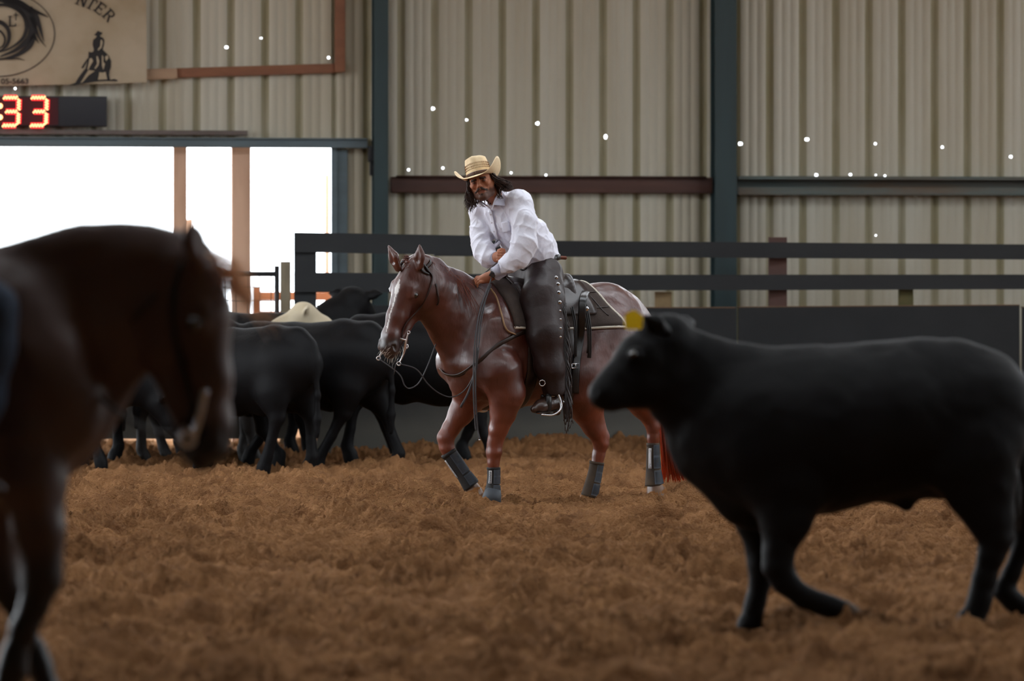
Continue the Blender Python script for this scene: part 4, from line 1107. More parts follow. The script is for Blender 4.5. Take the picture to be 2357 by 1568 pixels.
# saddle strings and conchos
rd = random.Random(2)
for k, (x, y) in enumerate(((1345, 694), (1350, 700), (1318, 706))):
    pts = spline([RH.p(x, y, .235), RH.p(x + 8, y + 42, .25), RH.p(x + 12 - k * 2, y + 90, .25), RH.p(x + 8, y + 135 + 8 * (k == 1), .24)], 5)
    mb = MB(); mb.tube(pts, .006, n=6, flat=.5); mb.tube([p + HB * .012 + Vector((0, 0, -.006)) for p in pts[:-2]], .005, n=6, flat=.5); mb.build('saddle_string', blackl, sad)
mb = MB(); mb.sphere(RH.p(1350, 711, .250), .016, (1, .35, 1)); mb.build('concho', silver, sad)
mb = MB(); mb.sphere(RH.p(1176, 710, .37), .014, (1, .4, 1)); mb.build('concho', silver, sad)

# bridle: one-ear headstall, shank bit, rawhide reins
br = thing('bridle', tuple(HEADF(.3, 0)), 'dark one-ear bridle with a bright silver shank bit on the chestnut horse', 'bridle')
def HS(a, f, l, off=.006):
    """on the skin of the head"""
    p = HEADF(a, f, l); h = HBVH.find_nearest(p); n = (p - h[0]); n = n.normalized() if n.length > 1e-5 else h[1]
    if n.dot(h[1]) < 0: n = -n
    return h[0] + n * off
for m in (1, -1):
    mb = MB(); pts = spline([HS(.02, .0, .09 * m, .007), HS(.06, -.05, .12 * m, .007), HS(.16, -.06, .12 * m, .007), HS(.28, -.055, .12 * m, .007), HS(.40, -.045, .11 * m, .007), HS(.475, -.050, .08 * m, .008)], 6)
    mb.tube(pts, .010, n=6, flat=.4, up=HEADF.f); mb.build('cheekpiece', leather, br)
mb = MB(); mb.tube(spline([HS(.02, .0, .09), HS(-.03, -.03, .09), HS(-.06, -.06, 0), HS(-.03, -.03, -.09), HS(.02, .0, -.09)], 6), .011, n=6, flat=.4); mb.build('crownpiece', leather, br)
mb = MB(); mb.tube(spline([HS(.05, -.02, .12, .01), HS(.035, .04, .07, .010), HS(-.0, .05, .0, .008)][:2] + [HS(.0, .03, .085, .012), HS(.04, -.03, .11, .01)], 6), .008, n=6, flat=.5); mb.build('browband_end', blackl, br)
mb = MB(); mb.tube(spline([HS(.055, -.02, -.12, .01), HS(.045, .045, -.07, .012), HS(.02, .06, -.05, .013), HS(.0, .03, -.10, .012), HS(.05, -.03, -.11, .01)], 6), .012, n=6, flat=.6); mb.build('ear_loop', blackl, br)
mb = MB(); mb.tube(spline([HS(.10, -.10, .11), HS(.17, -.17, .09), HS(.21, -.235, .03), HS(.21, -.235, -.03), HS(.17, -.17, -.09), HS(.10, -.10, -.11)], 6), .006, n=6); mb.build('throat_latch', leather, br)
chrome = mat('bright_steel', srgb(245, 245, 248), .30, metal=1.0, spec=.8)
bit0 = HEADF(.485, -.055, .082)
def shank(m):
    mb = MB(); h = lambda a, f: HEADF(a, f, .080 * m)
    pts = spline([h(.440, -.060), h(.470, -.062), h(.500, -.066), h(.530, -.078), h(.565, -.082), h(.600, -.076), h(.630, -.066)], 6); n = len(pts)
    mb.tube(pts, [.0075 + .006 * math.exp(-((k / n - .45) / .25) ** 2) for k in range(n)], n=8, flat=.5, up=HEADF.f)
    mb.torus(h(.432, -.062), .009, .0032, rot=HB.to_track_quat('Z', 'Y').to_matrix().to_4x4() if False else Matrix.Rotation(math.radians(90), 4, 'X'))
    mb.torus(h(.640, -.064), .012, .0035, rot=Matrix.Rotation(math.radians(90), 4, 'X')); mb.torus(h(.52, -.084), .013, .0038, rot=Matrix.Rotation(math.radians(90), 4, 'X'))
    mb.build('bit_shank', chrome, br)
shank(1); shank(-1)
mb = MB(); mb.tube([HEADF(.485, -.055, .082), HEADF(.485, -.055, -.082)], .006, n=8); mb.build('mouthpiece', chrome, br)
mb = MB(); mb.tube(spline([HEADF(.46, -.065, .08), HEADF(.50, -.125, .05), HEADF(.50, -.135, 0), HEADF(.50, -.125, -.05), HEADF(.46, -.065, -.08)], 6), .006, n=6); mb.build('curb_strap', leather, br)
greyrein = mat('grey_rein', srgb(66, 66, 70), .5)
nr = [HEADF(.640, -.064, .08), RH.p(958, 850, .66), RH.p(985, 884, .60), RH.p(1012, 906, .54), RH.p(1040, 914, .52), RH.p(1068, 900, .50), RH.p(1088, 868, .54), RH.p(1100, 815, .58), RH.p(1108, 740, .54), RH.p(1125, 660, .42), RH.p(1143, 606, .36)]
mb = MB(); mb.tube(spline(nr, 8), .0040, n=6); mb.build('rein', greyrein, br)
fr_ = [HEADF(.640, -.064, -.08), RH.p(918, 860, .62), RH.p(932, 888, .60), RH.p(945, 894, .58), RH.p(965, 880, .54), RH.p(985, 840, .48), RH.p(1008, 780, .40), mirror_y(RH.p(1085, 690, .40)), RH.p(1143, 606, .33)]
mb = MB(); mb.tube(spline(fr_, 8), .0042, n=6); mb.build('rein', greyrein, br)
mb = MB(); q = spline([HEADF(.56, -.12, .02), HEADF(.60, -.13, .02), RH.p(912, 835, .66), RH.p(907, 862, .66)], 5); mb.tube(q, .003, n=5); mb.tube([HEADF(.60, -.11, -.01), RH.p(903, 850, .67)], .002, n=5); mb.build('curb_string', leather, br)
mb = MB(); rp = spline([RH.p(1130, 655, .40), RH.p(1108, 720, .54), RH.p(1097, 800, .60), RH.p(1095, 900, .58), RH.p(1099, 980, .52), RH.p(1104, 1012, .52)], 8)
mb.tube(rp, .0048, n=6); mb.tube([p + HB * .016 for p in rp[:-6]], .005, n=6); mb.build('romal', greyrein, br)
mb = MB(); mb.sphere(RH.p(1104, 1013, .52), .006); mb.build('rein_tip', silver, br)
mb = MB(); mb.tube(spline([RH.p(1100, 800, .60), RH.p(1095, 850, .58), RH.p(1080, 900, .52), RH.p(1060, 938, .52)], 6), .008, n=6, flat=.4); mb.build('rein_strap', greyrein, br)
mb = MB(); mb.tube(spline([snap(x, y, .014) for x, y in ((1128, 668), (1143, 690), (1153, 725), (1164, 758), (1184, 770))], 8), .0075, n=8, flat=.7); mb.build('mecate_rope', paleleather, br)['label'] = 'pale tan rope in front of the saddle'
# breast collar
mb = MB(); q = [snap(x, y, .008) for x, y in ((1215, 760), (1180, 775), (1140, 800), (1100, 835), (1060, 862), (1030, 862), (1016, 850))]
mb.tube(spline(q, 5), .014, n=8, flat=.25, up=(0, 0, 1)); mb.build('breast_collar', leather, sad)

# splint boots
black_neo = mat('black_neoprene', srgb(26, 27, 30), .7, noise=(20, .5, srgb(48, 42, 36)), bump=(90, .3, .002)); strapm = mat('grey_blue_straps', srgb(80, 88, 100), .6, noise=(30, .5, srgb(90, 80, 66)))
dustm = mat('dusty_neoprene', srgb(78, 62, 46), .85, noise=(14, .7, srgb(50, 46, 44)), bump=(90, .3, .002))
bootm = black_neo
labelm = mat('white_label', srgb(220, 220, 222), .5)
def splint_boot(path, rs, side, label, strip=None, cover=.0, dusty=False):
    bootm = dustm if dusty else black_neo
    root = thing('splint_boot', tuple(path[-1]), label, 'boot', 'leg boots of the chestnut horse')
    pts = spline(path, 8); rr = lerpr(rs, 0, 8); n = len(pts)
    mb = MB(); mb.tube(pts, rr, n=24); mb.tube(pts[:3], [rr[0] + .004] * 3, n=24); mb.build('shell', bootm, root)
    # three overlapping straps with scalloped ends on the side seen
    for i in range(3):
        i0 = int(n * (.05 + .30 * i)); i1 = int(n * (.33 + .30 * i)); mb = MB(); seg = pts[i0:i1 + 1]
        V = []; arc = np.radians(np.linspace(side - 60, side + 62, 14))
        dn = (pts[-1] - pts[0]).normalized(); ex = Vector((1, 0, 0)); ex = (ex - dn * ex.dot(dn)).normalized(); ey = dn.cross(ex); ey = ey if ey.y < 0 else -ey
        g = []
        for j, p in enumerate(seg):
            t = j / (len(seg) - 1); R = rr[i0 + j] + .0035; row = []
            for k, a in enumerate(arc):
                sc = 1 + .0 * t; aa = a - .18 * math.cos(math.pi * (t * 2 - 1)) * (k == 0)
                row.append(mb.bm.verts.new(p + (ex * math.cos(aa) + ey * math.sin(aa)) * R + dn * 0))
            g.append(row)
        for A, B in zip(g, g[1:]):
            for k in range(len(A) - 1): mb.bm.faces.new((A[k], A[k + 1], B[k + 1], B[k]))
        r = bmesh.ops.solidify(mb.bm, geom=mb.bm.faces[:], thickness=-.003)
        mb.build('strap', strapm, root)
    if strip is not None:
        dn = (pts[-1] - pts[0]).normalized(); ex = Vector((1, 0, 0)); ex = (ex - dn * ex.dot(dn)).normalized(); ey = dn.cross(ex); ey = ey if ey.y < 0 else -ey
        i0, i1 = int(n * .12), int(n * .62); mb = MB(); mk = MB(); a = math.radians(strip)
        q = [pts[i] + (ex * math.cos(a) + ey * math.sin(a)) * (rr[i] + .002) for i in range(i0, i1 + 1)]
        mb.tube(q, .0105, n=8, flat=.16, up=(ex * -math.sin(a) + ey * math.cos(a))); lb = mb.build('label', labelm, root)
        for j in range(15):
            p = q[0].lerp(q[-1], (j + 1) / 16); o = (ex * math.cos(a) + ey * math.sin(a)) * .0022; w = (ex * -math.sin(a) + ey * math.cos(a)) * .005
            mk.tube([p + o - w, p + o + w], .0016, n=4)
            if j % 3: mk.tube([p + o - w, p + o - w + dn * .007], .0014, n=4)
        mk.build('label_lettering', bootm, lb)['kind'] = 'stuff'
    return root
s_ = 345.0
splint_boot([RH.p(1031, 1040, .165), RH.p(1050, 1068, .16), RH.p(1068, 1094, .155), RH.p(1085, 1119, .15)], [17.5 / s_, 17.5 / s_, 17 / s_, 20 / s_], 30, 'dark leg boot on the chestnut horse\'s bent foreleg', 152)
splint_boot([RH.p(1136, 1076, .40), RH.p(1136, 1096, .40), RH.p(1135, 1116, .40), RH.p(1132, 1146, .40)], [14.5 / s_, 14.5 / s_, 15 / s_, 21 / s_], 25, 'dark leg boot with a white label on the chestnut horse\'s upright foreleg', 118)
splint_boot([RH.p(1374, 1063, -.02), RH.p(1370, 1086, -.02), RH.p(1364, 1112, -.01), RH.p(1356, 1143, -.01)], [16 / s_, 16 / s_, 17.5 / s_, 19.5 / s_], 20, 'dusty leg boot on the chestnut horse\'s hind leg nearer the saddle', dusty=True)
splint_boot([RH.p(1503, 1020, -.53), RH.p(1503, 1050, -.53), RH.p(1504, 1082, -.54), RH.p(1506, 1118, -.54)], [14 / s_, 15.5 / s_, 17.5 / s_, 22 / s_], 25, 'dusty leg boot with a white label on the hind leg beside the tail', 118, dusty=True)

hoofm = mat('dirt_caked_hoof', srgb(150, 104, 64), .95, noise=(16, .6, srgb(112, 76, 46)), bump=(60, .8, .01), spec=.1)
for L_ in ([(1090, 1122, .15, 16), (1091, 1138, .15, 21.5), (1087, 1154, .15, 25), (1085, 1166, .15, 27)], [(1507, 1114, -.54, 18), (1511, 1128, -.54, 23), (1514, 1150, -.54, 29), (1515, 1162, -.54, 30)], [(1358, 1138, -.01, 17), (1354, 1150, -.01, 21), (1351, 1166, -.01, 24)]):
    mb = MB(); mb.tube(spline([RH.p(x, y, z_) for x, y, z_, r in L_], 4), lerpr([r / s_ for x, y, z_, r in L_], 0, 4), n=24); mb.build('hoof', hoofm, horse1)
mb = MB(); mb.tube([RH.p(1136, 1126, .405), RH.p(1133, 1140, .41), RH.p(1130, 1158, .41)], [17 / s_, 20.5 / s_, 23 / s_], n=24)
tag(mb.build('bell_boot', mat('grey_bell_rubber', srgb(70, 76, 84), .6, noise=(12, .5, srgb(56, 56, 58)))), 'grey flared boot over the upright fore hoof of the chestnut horse', 'boot')
# ---------------------------------------------------------------- tack of the dark horse
NBVH = bvh_of(horse2_body)
def NS(a, f, l, off=.006):
    p = NHEAD(a, f, l); h = NBVH.find_nearest(p); n = (p - h[0]); n = n.normalized() if n.length > 1e-5 else h[1]
    if n.dot(h[1]) < 0: n = -n
    return h[0] + n * off
b2 = thing('bridle', tuple(NHEAD(.3, 0)), 'dark bridle with a blurred silver shank bit on the dark bay horse', 'bridle')
for m in (1, -1):
    mb = MB(); mb.tube(spline([NS(.02, -.01, .09 * m, .008), NS(.12, -.05, .11 * m, .008), NS(.28, -.05, .11 * m, .008), NS(.42, -.045, .09 * m, .008), NS(.47, -.05, .08 * m, .008)], 6), .011, n=6, flat=.4, up=NHEAD.f); mb.build('cheekpiece', blackl, b2)
    mb = MB(); h = lambda a, f: NHEAD(a, f, .088 * m)
    pts = spline([h(.40, .025), h(.43, .015), h(.46, .005), h(.50, -.012), h(.53, -.025)], 6)
    mb.tube(pts, .011, n=8, flat=.6); mb.torus(h(.535, -.045), .022, .008, rot=Matrix.Rotation(math.radians(90), 4, 'X')); mb.tube([h(.53, -.025), h(.50, -.06)], .009, n=8); mb.build('bit_shank', chrome, b2)
    mb = MB(); mb.tube(spline([h(.53, -.045), NH.p(420, 1000, .1 * m), NH.p(330, 985, .1 * m), NH.p(220, 900, .14 * m), NH.p(120, 740, .12 * m), NH.p(0, 640, .06 * m), NH.p(-120, 600, .05 * m)], 6), .007, n=6); mb.build('rein', blackl, b2)
mb = MB(); mb.sphere(NS(.205, .02, .09, .018), .014, (1, .5, 1)); mb.build('concho', silver, b2)
mb = MB(); mb.tube(spline([NS(.10, -.09, .11), NS(.17, -.18, .08), NS(.2, -.24, 0), NS(.17, -.18, -.08), NS(.10, -.09, -.11)], 6), .007, n=6); mb.build('throat_latch', blackl, b2)
s2 = thing('saddle', (NH.p(-260, 600).x, 13.64, NH.p(0, 600).z), 'dark saddle of the close dark bay horse, cut off by the left edge', 'saddle')
b = Body((NH.p(-480, 0).x, 13.64 - .45, NH.p(0, 860).z), (NH.p(-30, 0).x, 13.64 + .45, NH.p(0, 500).z), .014)
NH.chain(b, [(-150, 640, 0, 70, 1.4), (-260, 655, 0, 70, 1.9), (-370, 640, 0, 70, 1.9)], .05, (0, 1, 0))
for m in (-1, 1):
    NH.chain(b, [(-140, 600, 0, 34), (-150, 640, .16 * m, 36), (-160, 700, .24 * m, 26)], .03)
    NH.chain(b, [(-385, 560, 0, 20), (-380, 590, .14 * m, 20), (-365, 650, .22 * m, 18)], .03)
    NH.chain(b, [(-260, 700, .25 * m, 40, 1), (-240, 800, .31 * m, 20, 1)], .03)
NH.chain(b, [(-130, 600, 0, 22), (-122, 560, 0, 16)], .02)
b.build('seat', leather, s2)
for m in (-1, 1):
    mb = MB(); q = [NH.p(-45, 1120, .40 * m) + Vector((math.sin(a) * .02, math.sin(a) * .075, -math.cos(a) * .085 + .03)) for a in np.radians(np.linspace(-125, 125, 21))]
    mb.tube(q, .013, n=8, flat=1.5); mb.tube([q[0], q[-1]], .010); mb.tube([q[0].lerp(q[-1], .5), NH.p(-90, 900, .42 * m), NH.p(-200, 700, .34 * m)], .016, n=8, flat=.4); mb.build('stirrup', leather, s2)
# ================================================================== PEOPLE
skin = mat('tanned_skin', (1, 1, 1, 1), .5, attr='coat', sss=.05, spec=.3, bump=(160, .15, .001))
PF = Frame(RH.p(1108, 420, .40), Vector((.25, -.14, -.96)), Vector((-.12, -.95, -.16)), 1.07)
def finger(b, pts, r, k=.004):
    b.chain([(p, r * (1 - .06 * i)) for i, p in enumerate(pts)], k)
def build_person():
    lo = RH.p(1040, 975, .60); hi = RH.p(1320, 372, -.3)
    b = Body((RH.p(1070, 0, .5).x, 28.47 - .66, RH.p(0, 985, .6).z), (RH.p(1318, 0).x, 28.47 + .56, RH.p(0, 372, .4).z), .0052)
    TX = Vector((.8, -.6, 0))
    n = RH.n
    b.chain([n(1244, 632, .02, 32, 1.05), n(1228, 590, .07, 32, .95), n(1200, 548, .12, 36, 1.0), n(1172, 505, .18, 38, 1.1), n(1156, 480, .20, 30, 1.3)], .03, TX)
    # neck and head
    b.chain([n(1150, 470, .21, 22), n(1140, 456, .26, 19), n(1128, 440, .32, 19)], .02)
    c = lambda p, q, ra, rb, k=.012: b.cone(PF(*p), PF(*q), ra, rb, k)
    b.cone(PF(-.035, -.02), PF(-.02, .0), .088, .084, .02, PF.l, .86)
    b.cone(PF(.0, .02), PF(.07, .040), .066, .046, .02, PF.l, .92)
    for m in (-1, 1):
        c((.02, -.005, m * .055), (.078, .01, m * .044), .022, .020, .02)
        c((.078, .01, m * .044), (.106, .058, m * .012), .020, .018, .02)
        c((.024, .060, m * .044), (.014, .048, m * .052), .018, .017, .012)
        c((-.014, .082, m * .016), (-.010, .072, m * .044), .0105, .010, .008)
        b.blob(PF(.002, .097, m * .032), .0115, .010, cut=True)
        b.blob(PF(.007, .0715, m * .032), .0160, .004)
        b.cone(PF(.0075, .098, m * .022), PF(.0065, .092, m * .043), .0135, .0115, .002, PF.a, .33, cut=True)
        c((.040, .098, m * .012), (.036, .104, m * .010), .0085, .007, .005)
        b.cone(PF(-.015, -.010, m * .080), PF(.022, -.002, m * .076), .020, .012, .004, PF.l, .35)
    c((-.008, .086), (.030, .108), .0085, .011, .008); c((.030, .108), (.036, .109), .0115, .0115, .006)
    b.cone(PF(.064, .086, -.016), PF(.064, .086, .016), .0085, .0085, .006); b.cone(PF(.075, .084, -.013), PF(.075, .084, .013), .009, .009, .006)
    c((.100, .074, -.008), (.100, .074, .008), .019, .019, .014)
    # arms
    b.chain([n(1197, 466, .31, 25), n(1204, 515, .37, 20), n(1203, 566, .42, 17), n(1172, 603, .41, 15), n(1146, 627, .37, 10.5)], .02)
    b.chain([n(1110, 487, .09, 22), n(1105, 540, .14, 19), n(1110, 584, .22, 16), n(1130, 594, .28, 13), n(1141, 593, .31, 10)], .02)
    # left hand resting on the mane
    b.chain([n(1146, 627, .37, 10), n(1134, 634, .355, 10.5, 1), n(1122, 639, .345, 11.5), n(1112, 643, .335, 10.5)], .012)
    W_ = Vector((.25, -.75, -.6)).normalized() * .019; k0 = RH.p(1110, 641, .335)
    for i, (L_, e) in enumerate(((1.0, 0), (1.05, .4), (.98, .8), (.82, 1.0))):
        o = k0 + W_ * (i - 1.2)
        finger(b, [o, o + Vector((-.030, -.004, -.004)) * L_, o + Vector((-.046, .0, -.022)) * L_, o + Vector((-.050, .006, -.042)) * L_], .0088)
    t0 = RH.p(1126, 634, .34); finger(b, [t0, t0 + Vector((-.025, .02, .008)), t0 + Vector((-.05, .028, -.004))], .0100)
    # right fist closed on the reins
    b.chain([n(1140, 593, .31, 10), n(1146, 592, .33, 12.5), n(1151, 590, .345, 12.5)], .010)
    f0 = RH.p(1156, 578, .36)
    for i in range(4):
        o = f0 + Vector((-.002 * i - .010, .003 * i, -.0185 * i - .006))
        finger(b, [o + Vector((-.016, -.020, 0)), o + Vector((.010, -.030, 0)), o + Vector((.026, -.010, -.002)), o + Vector((.012, .006, -.003))], .0090 - .0005 * i)
    o = RH.p(1147, 577, .36); finger(b, [o, o + Vector((.020, -.012, .008)), o + Vector((.040, -.012, .004))], .0105)
    # legs
    def leg(M):
        q = lambda x, y, z, r: (M(RH.p(x, y, z)), r / 345)
        b.chain([q(1260, 640, .12, 28), q(1254, 700, .29, 26), q(1248, 775, .40, 22), q(1262, 845, .38, 19), q(1273, 905, .37, 12)], .03)
        b.chain([q(1273, 905, .37, 13), q(1278, 928, .37, 13), q(1255, 937, .42, 12), q(1240, 942, .46, 11)], .02)
    leg(lambda p: Vector(p)); leg(mirror_y)
    def paint(V):
        base = np.array(srgb(172, 112, 84)[:3]); C_ = np.tile(base, (len(V), 1)); C_ *= (1 + .12 * vnoise(V, 30))[:, None]
        q = V - np.array(PF.o); a = q @ np.array(PF.a); f = q @ np.array(PF.f); l = q @ np.array(PF.l)
        def mixin(w, col):
            nonlocal C_; w = w[:, None]; C_ = C_ * (1 - w) + np.array(col[:3]) * w
        head = (np.linalg.norm(q, axis=1) < .17)
        beard = head * smooth01(a + .35 * np.abs(l) - .012 * vnoise(V, 40), .062, .092) * (f > -.03) * .85
        beard *= (1 - .5 * smooth01(.03 - np.abs(l), 0, .02) * (a < .088))
        mixin(beard, srgb(58, 40, 34))
        lip = head * (np.abs(l) < .024) * (f > .075) * smooth01(a, .066, .070) * (1 - smooth01(a, .080, .084)); mixin(lip * .7, srgb(134, 72, 62))
        brow = head * (f > .05) * (a < -.004) * (a > -.019) * (np.abs(l) > .010) * (np.abs(l) < .052); mixin(brow * .95, srgb(30, 22, 20))
        eye = head * (f > .06) * (1 - smooth01(np.hypot((a - .006) * 1.4, np.abs(l) - .032), .010, .018)); mixin(eye * .75, srgb(74, 42, 34))
        return C_
    root = thing('person', (RH.p(1250, 680).x, 28.47, RH.p(0, 690, 0).z), 'rider with moustache, straw cowboy hat and white shirt leaning forward on the chestnut horse', 'person')
    body = b.build('body', skin, root, None, paint, 1)
    return root, body
man, man_body = build_person()
eyew = mat('eye_white', srgb(170, 155, 145), .25)
for m in (-1, 1):
    mb = MB(); mb.sphere(PF(.007, .0700, m * .032), .0135); ew = mb.build('eyeball', eyew, man)
    mb = MB(); mb.sphere(PF(.0065, .0790, m * .032 + .001), .0066); mb.build('iris', eyeb, ew)
hairm = mat('dark_brown_hair', srgb(38, 25, 20), .5, spec=.4, noise=(60, .6, srgb(84, 54, 38)))
# moustache
mb = MB(); rd = random.Random(8)
for m in (-1, 1):
    for i in range(26):
        e = rd.uniform(-.004, .005); g = rd.uniform(-.003, .003)
        pts = spline([PF(.050 + e, .104 + g * .5, m * .003), PF(.055 + e, .103 + g, m * .016), PF(.064 + e, .092 + g, m * .030), PF(.066 + e * 1.4, .083 + g, m * .041)], 3)
        mb.tube(pts, [.0032, .0036, .0038, .0036, .0034, .003, .0026, .002, .0016, .001][:len(pts)], n=5)
mb.build('moustache', hairm, man)
mb = MB(); mb.tube([PF(.083, .094, -.004), PF(.090, .095, 0), PF(.083, .094, .004)], .005, n=6); mb.build('chin_tuft', hairm, man)
for m in (-1, 1):
    mb = MB(); mb.tube(spline([PF(-.007, .094, m * .012), PF(-.012, .090, m * .028), PF(-.006, .078, m * .046)], 4), [.003, .0036, .004, .0044, .0044, .004, .0034, .0028, .002], n=5); mb.build('eyebrow', hairm, man)

# long wavy hair at both sides and behind
mb = MB(); rd = random.Random(12)
def lock(a0, f0, l0, a1, f1, l1, r, wv, tw):
    pts = []; ph = rd.uniform(0, 6.3)
    for k in range(15):
        t = k / 14; u = t * t * (3 - 2 * t)
        p = PF(a0 + (a1 - a0) * t, f0 + (f1 - f0) * u, l0 + (l1 - l0) * u)
        p += PF.l * wv * t * math.sin(ph + t * tw) + PF.f * wv * t * math.cos(ph + t * tw) + PF.a * wv * .5 * t * math.sin(ph * 2 + t * tw)
        pts.append(p)
    mb.tube(pts, [r * (1 - .7 * (k / 14) ** 2) for k in range(15)], n=5)
for i in range(330):
    m = 1 if i % 2 else -1
    l0 = m * rd.uniform(.070, .086); f0 = rd.uniform(-.06, .025)
    if m > 0: lock(rd.uniform(-.05, -.01), f0, l0, rd.uniform(.055, .10), rd.uniform(-.05, .01), rd.uniform(.105, .180), rd.uniform(.0018, .0038), rd.uniform(.008, .016), rd.uniform(7, 11))
    else: lock(rd.uniform(-.05, -.01), f0, l0, rd.uniform(.08, .165), rd.uniform(-.03, .05), -rd.uniform(.080, .125), rd.uniform(.0016, .0034), rd.uniform(.009, .018), rd.uniform(9, 15))
for i in range(70):
    a_ = rd.uniform(-1.2, 1.2); lock(rd.uniform(-.04, 0), -.09 * math.cos(a_) - .01, .080 * math.sin(a_), rd.uniform(.07, .13), -.10 * math.cos(a_) - .01, .10 * math.sin(a_), .008, .008, 6)
mb.build('hair', hairm, man)

# hat: straw, sides rolled up, creased crown
straw = mat('straw', srgb(238, 214, 172), .6, noise=(40, .3, srgb(206, 164, 112)), bump=(220, .5, .0015))
def straw_detail(m):
    nt = m.node_tree; N = nt.nodes; L = nt.links; b = N['Principled BSDF']
    b.inputs['Transmission Weight'].default_value = 0.0
straw_detail(straw)
HF = Frame(RH.p(1104, 408, .41), Vector((.25, -.15, -.96)), Vector((-.14, -.95, -.20)), 1.04)   # a down, f front, l the wearer's left
def hat():
    root_parts = []
    V = []; Q = []; na = 96; prof = []
    def crownpt(phi, t):   # t 0 at the band, 1 at the top centre
        c_, s_ = math.cos(phi), math.sin(phi)
        rf, rl = .100, .082
        if t <= .72:
            u = t / .72; k = 1 - .13 * u - .05 * u ** 6; z = .118 * u - .0 + .008 * u * c_
            return (-z, rf * k * c_, rl * k * s_)
        u = (t - .72) / .28; k = .82 * (1 - u)
        z = .118 + .010 * math.sin(math.pi * min(1, u * 1.5)) + .008 * c_
        f = rf * k * c_; l = rl * k * s_
        z += .020 * (f / rf) * 0 + .012 * (1 - abs(s_)) * (1 - u)
        z -= .030 * math.exp(-(l / .022) ** 2) * (1 - .75 * max(0, c_) * (1 - u))      # long crease
        z -= .014 * max(0, c_) ** 2 * (1 - u) * abs(s_)                                  # front pinches
        return (-z, f, l)
    rows = [i / 9 * .72 for i in range(10)] + [.72 + .28 * i / 8 for i in range(1, 9)]
    for t in rows:
        for k in range(na):
            phi = 2 * math.pi * k / na; p = crownpt(phi, t)
            pin = .010 * max(0, math.cos(phi)) * math.exp(-((abs(math.sin(phi)) - .55) / .25) ** 2) * smooth01(np.array([t]), .25, .7)[0]
            V.append(PFH(p[0], p[1] - pin, p[2] * (1 - .10 * max(0, math.cos(phi)) * min(1, t * 1.4))))
    nr = len(rows)
    for i in range(nr - 1):
        for k in range(na): Q.append((i * na + k, i * na + (k + 1) % na, (i + 1) * na + (k + 1) % na, (i + 1) * na + k))
    o0 = len(V); nb = 12
    for i in range(nb + 1):
        t = i / nb
        for k in range(na):
            phi = 2 * math.pi * k / na; c_, s_ = math.cos(phi), math.sin(phi)
            sd = abs(s_) ** 2.6
            rf = .100 + .078 * t; rl = .082 + (.094 if s_ > 0 else .088) * t * (1 - .30 * sd * t)
            z = sd * (.096 if s_ > 0 else .080) * t ** 1.6 - .022 * (1 - sd) * t ** 1.3 * (1 if c_ > 0 else .5)
            V.append(PFH(-z, rf * c_, rl * s_))
    for i in range(nb):
        for k in range(na): Q.append((o0 + i * na + k, o0 + i * na + (k + 1) % na, o0 + (i + 1) * na + (k + 1) % na, o0 + (i + 1) * na + k))
    return np.array([list(v) for v in V]), np.array(Q)
def PFH(a, f, l): return HF(a, f, l)
Vh, Qh = hat(); me = np_mesh('hat', Vh, Qh); ho = link('hat', me, straw, man)
md = ho.modifiers.new('thick', 'SOLIDIFY'); md.thickness = .003
def band(z0, z1, grow, m, name, parent):
    mb = MB(); pts = []
    for k in range(73):
        phi = 2 * math.pi * k / 72; u = (z0 + z1) / 2 / .118; kk = 1 - .13 * u
        pts.append(HF(-(z0 + z1) / 2 - .006 * math.cos(phi) * u, (.100 * kk + grow) * math.cos(phi), (.082 * kk + grow) * math.sin(phi)))
    mb.tube(pts, (z1 - z0) / 2, n=8, flat=.28, up=HF.a); return mb.build(name, m, parent)
band(.004, .026, .0015, mat('brown_hatband', srgb(72, 42, 28), .5), 'hatband', ho)
band(.002, .007, .003, mat('dark_cord', srgb(34, 24, 20), .5), 'hat_cord', ho)
# open weave: rows of short dark slots in the crown
mb = MB()
for row, (z, hgt) in enumerate(((.046, .008), (.060, .011), (.076, .011))):
    for k in range(64):
        phi = 2 * math.pi * (k + .5 * row) / 64; u = z / .118; kk = 1 - .13 * u
        pin = .010 * max(0, math.cos(phi)) * math.exp(-((abs(math.sin(phi)) - .55) / .25) ** 2) * smooth01(np.array([u * .72]), .25, .7)[0]
        nar = 1 - .10 * max(0, math.cos(phi)) * min(1, u * .72 * 1.4)
        f = lambda zz, g: HF(-zz - .008 * (zz / .118) * math.cos(phi), (.100 * kk + g) * math.cos(phi) - pin, (.082 * kk + g) * math.sin(phi) * nar)
        mb.tube([f(z - hgt / 2, .0018), f(z + hgt / 2, .0012)], .0011, n=4)
mb.build('weave_slots', mat('weave_shadow', srgb(120, 78, 44), .8), ho)['kind'] = 'stuff'

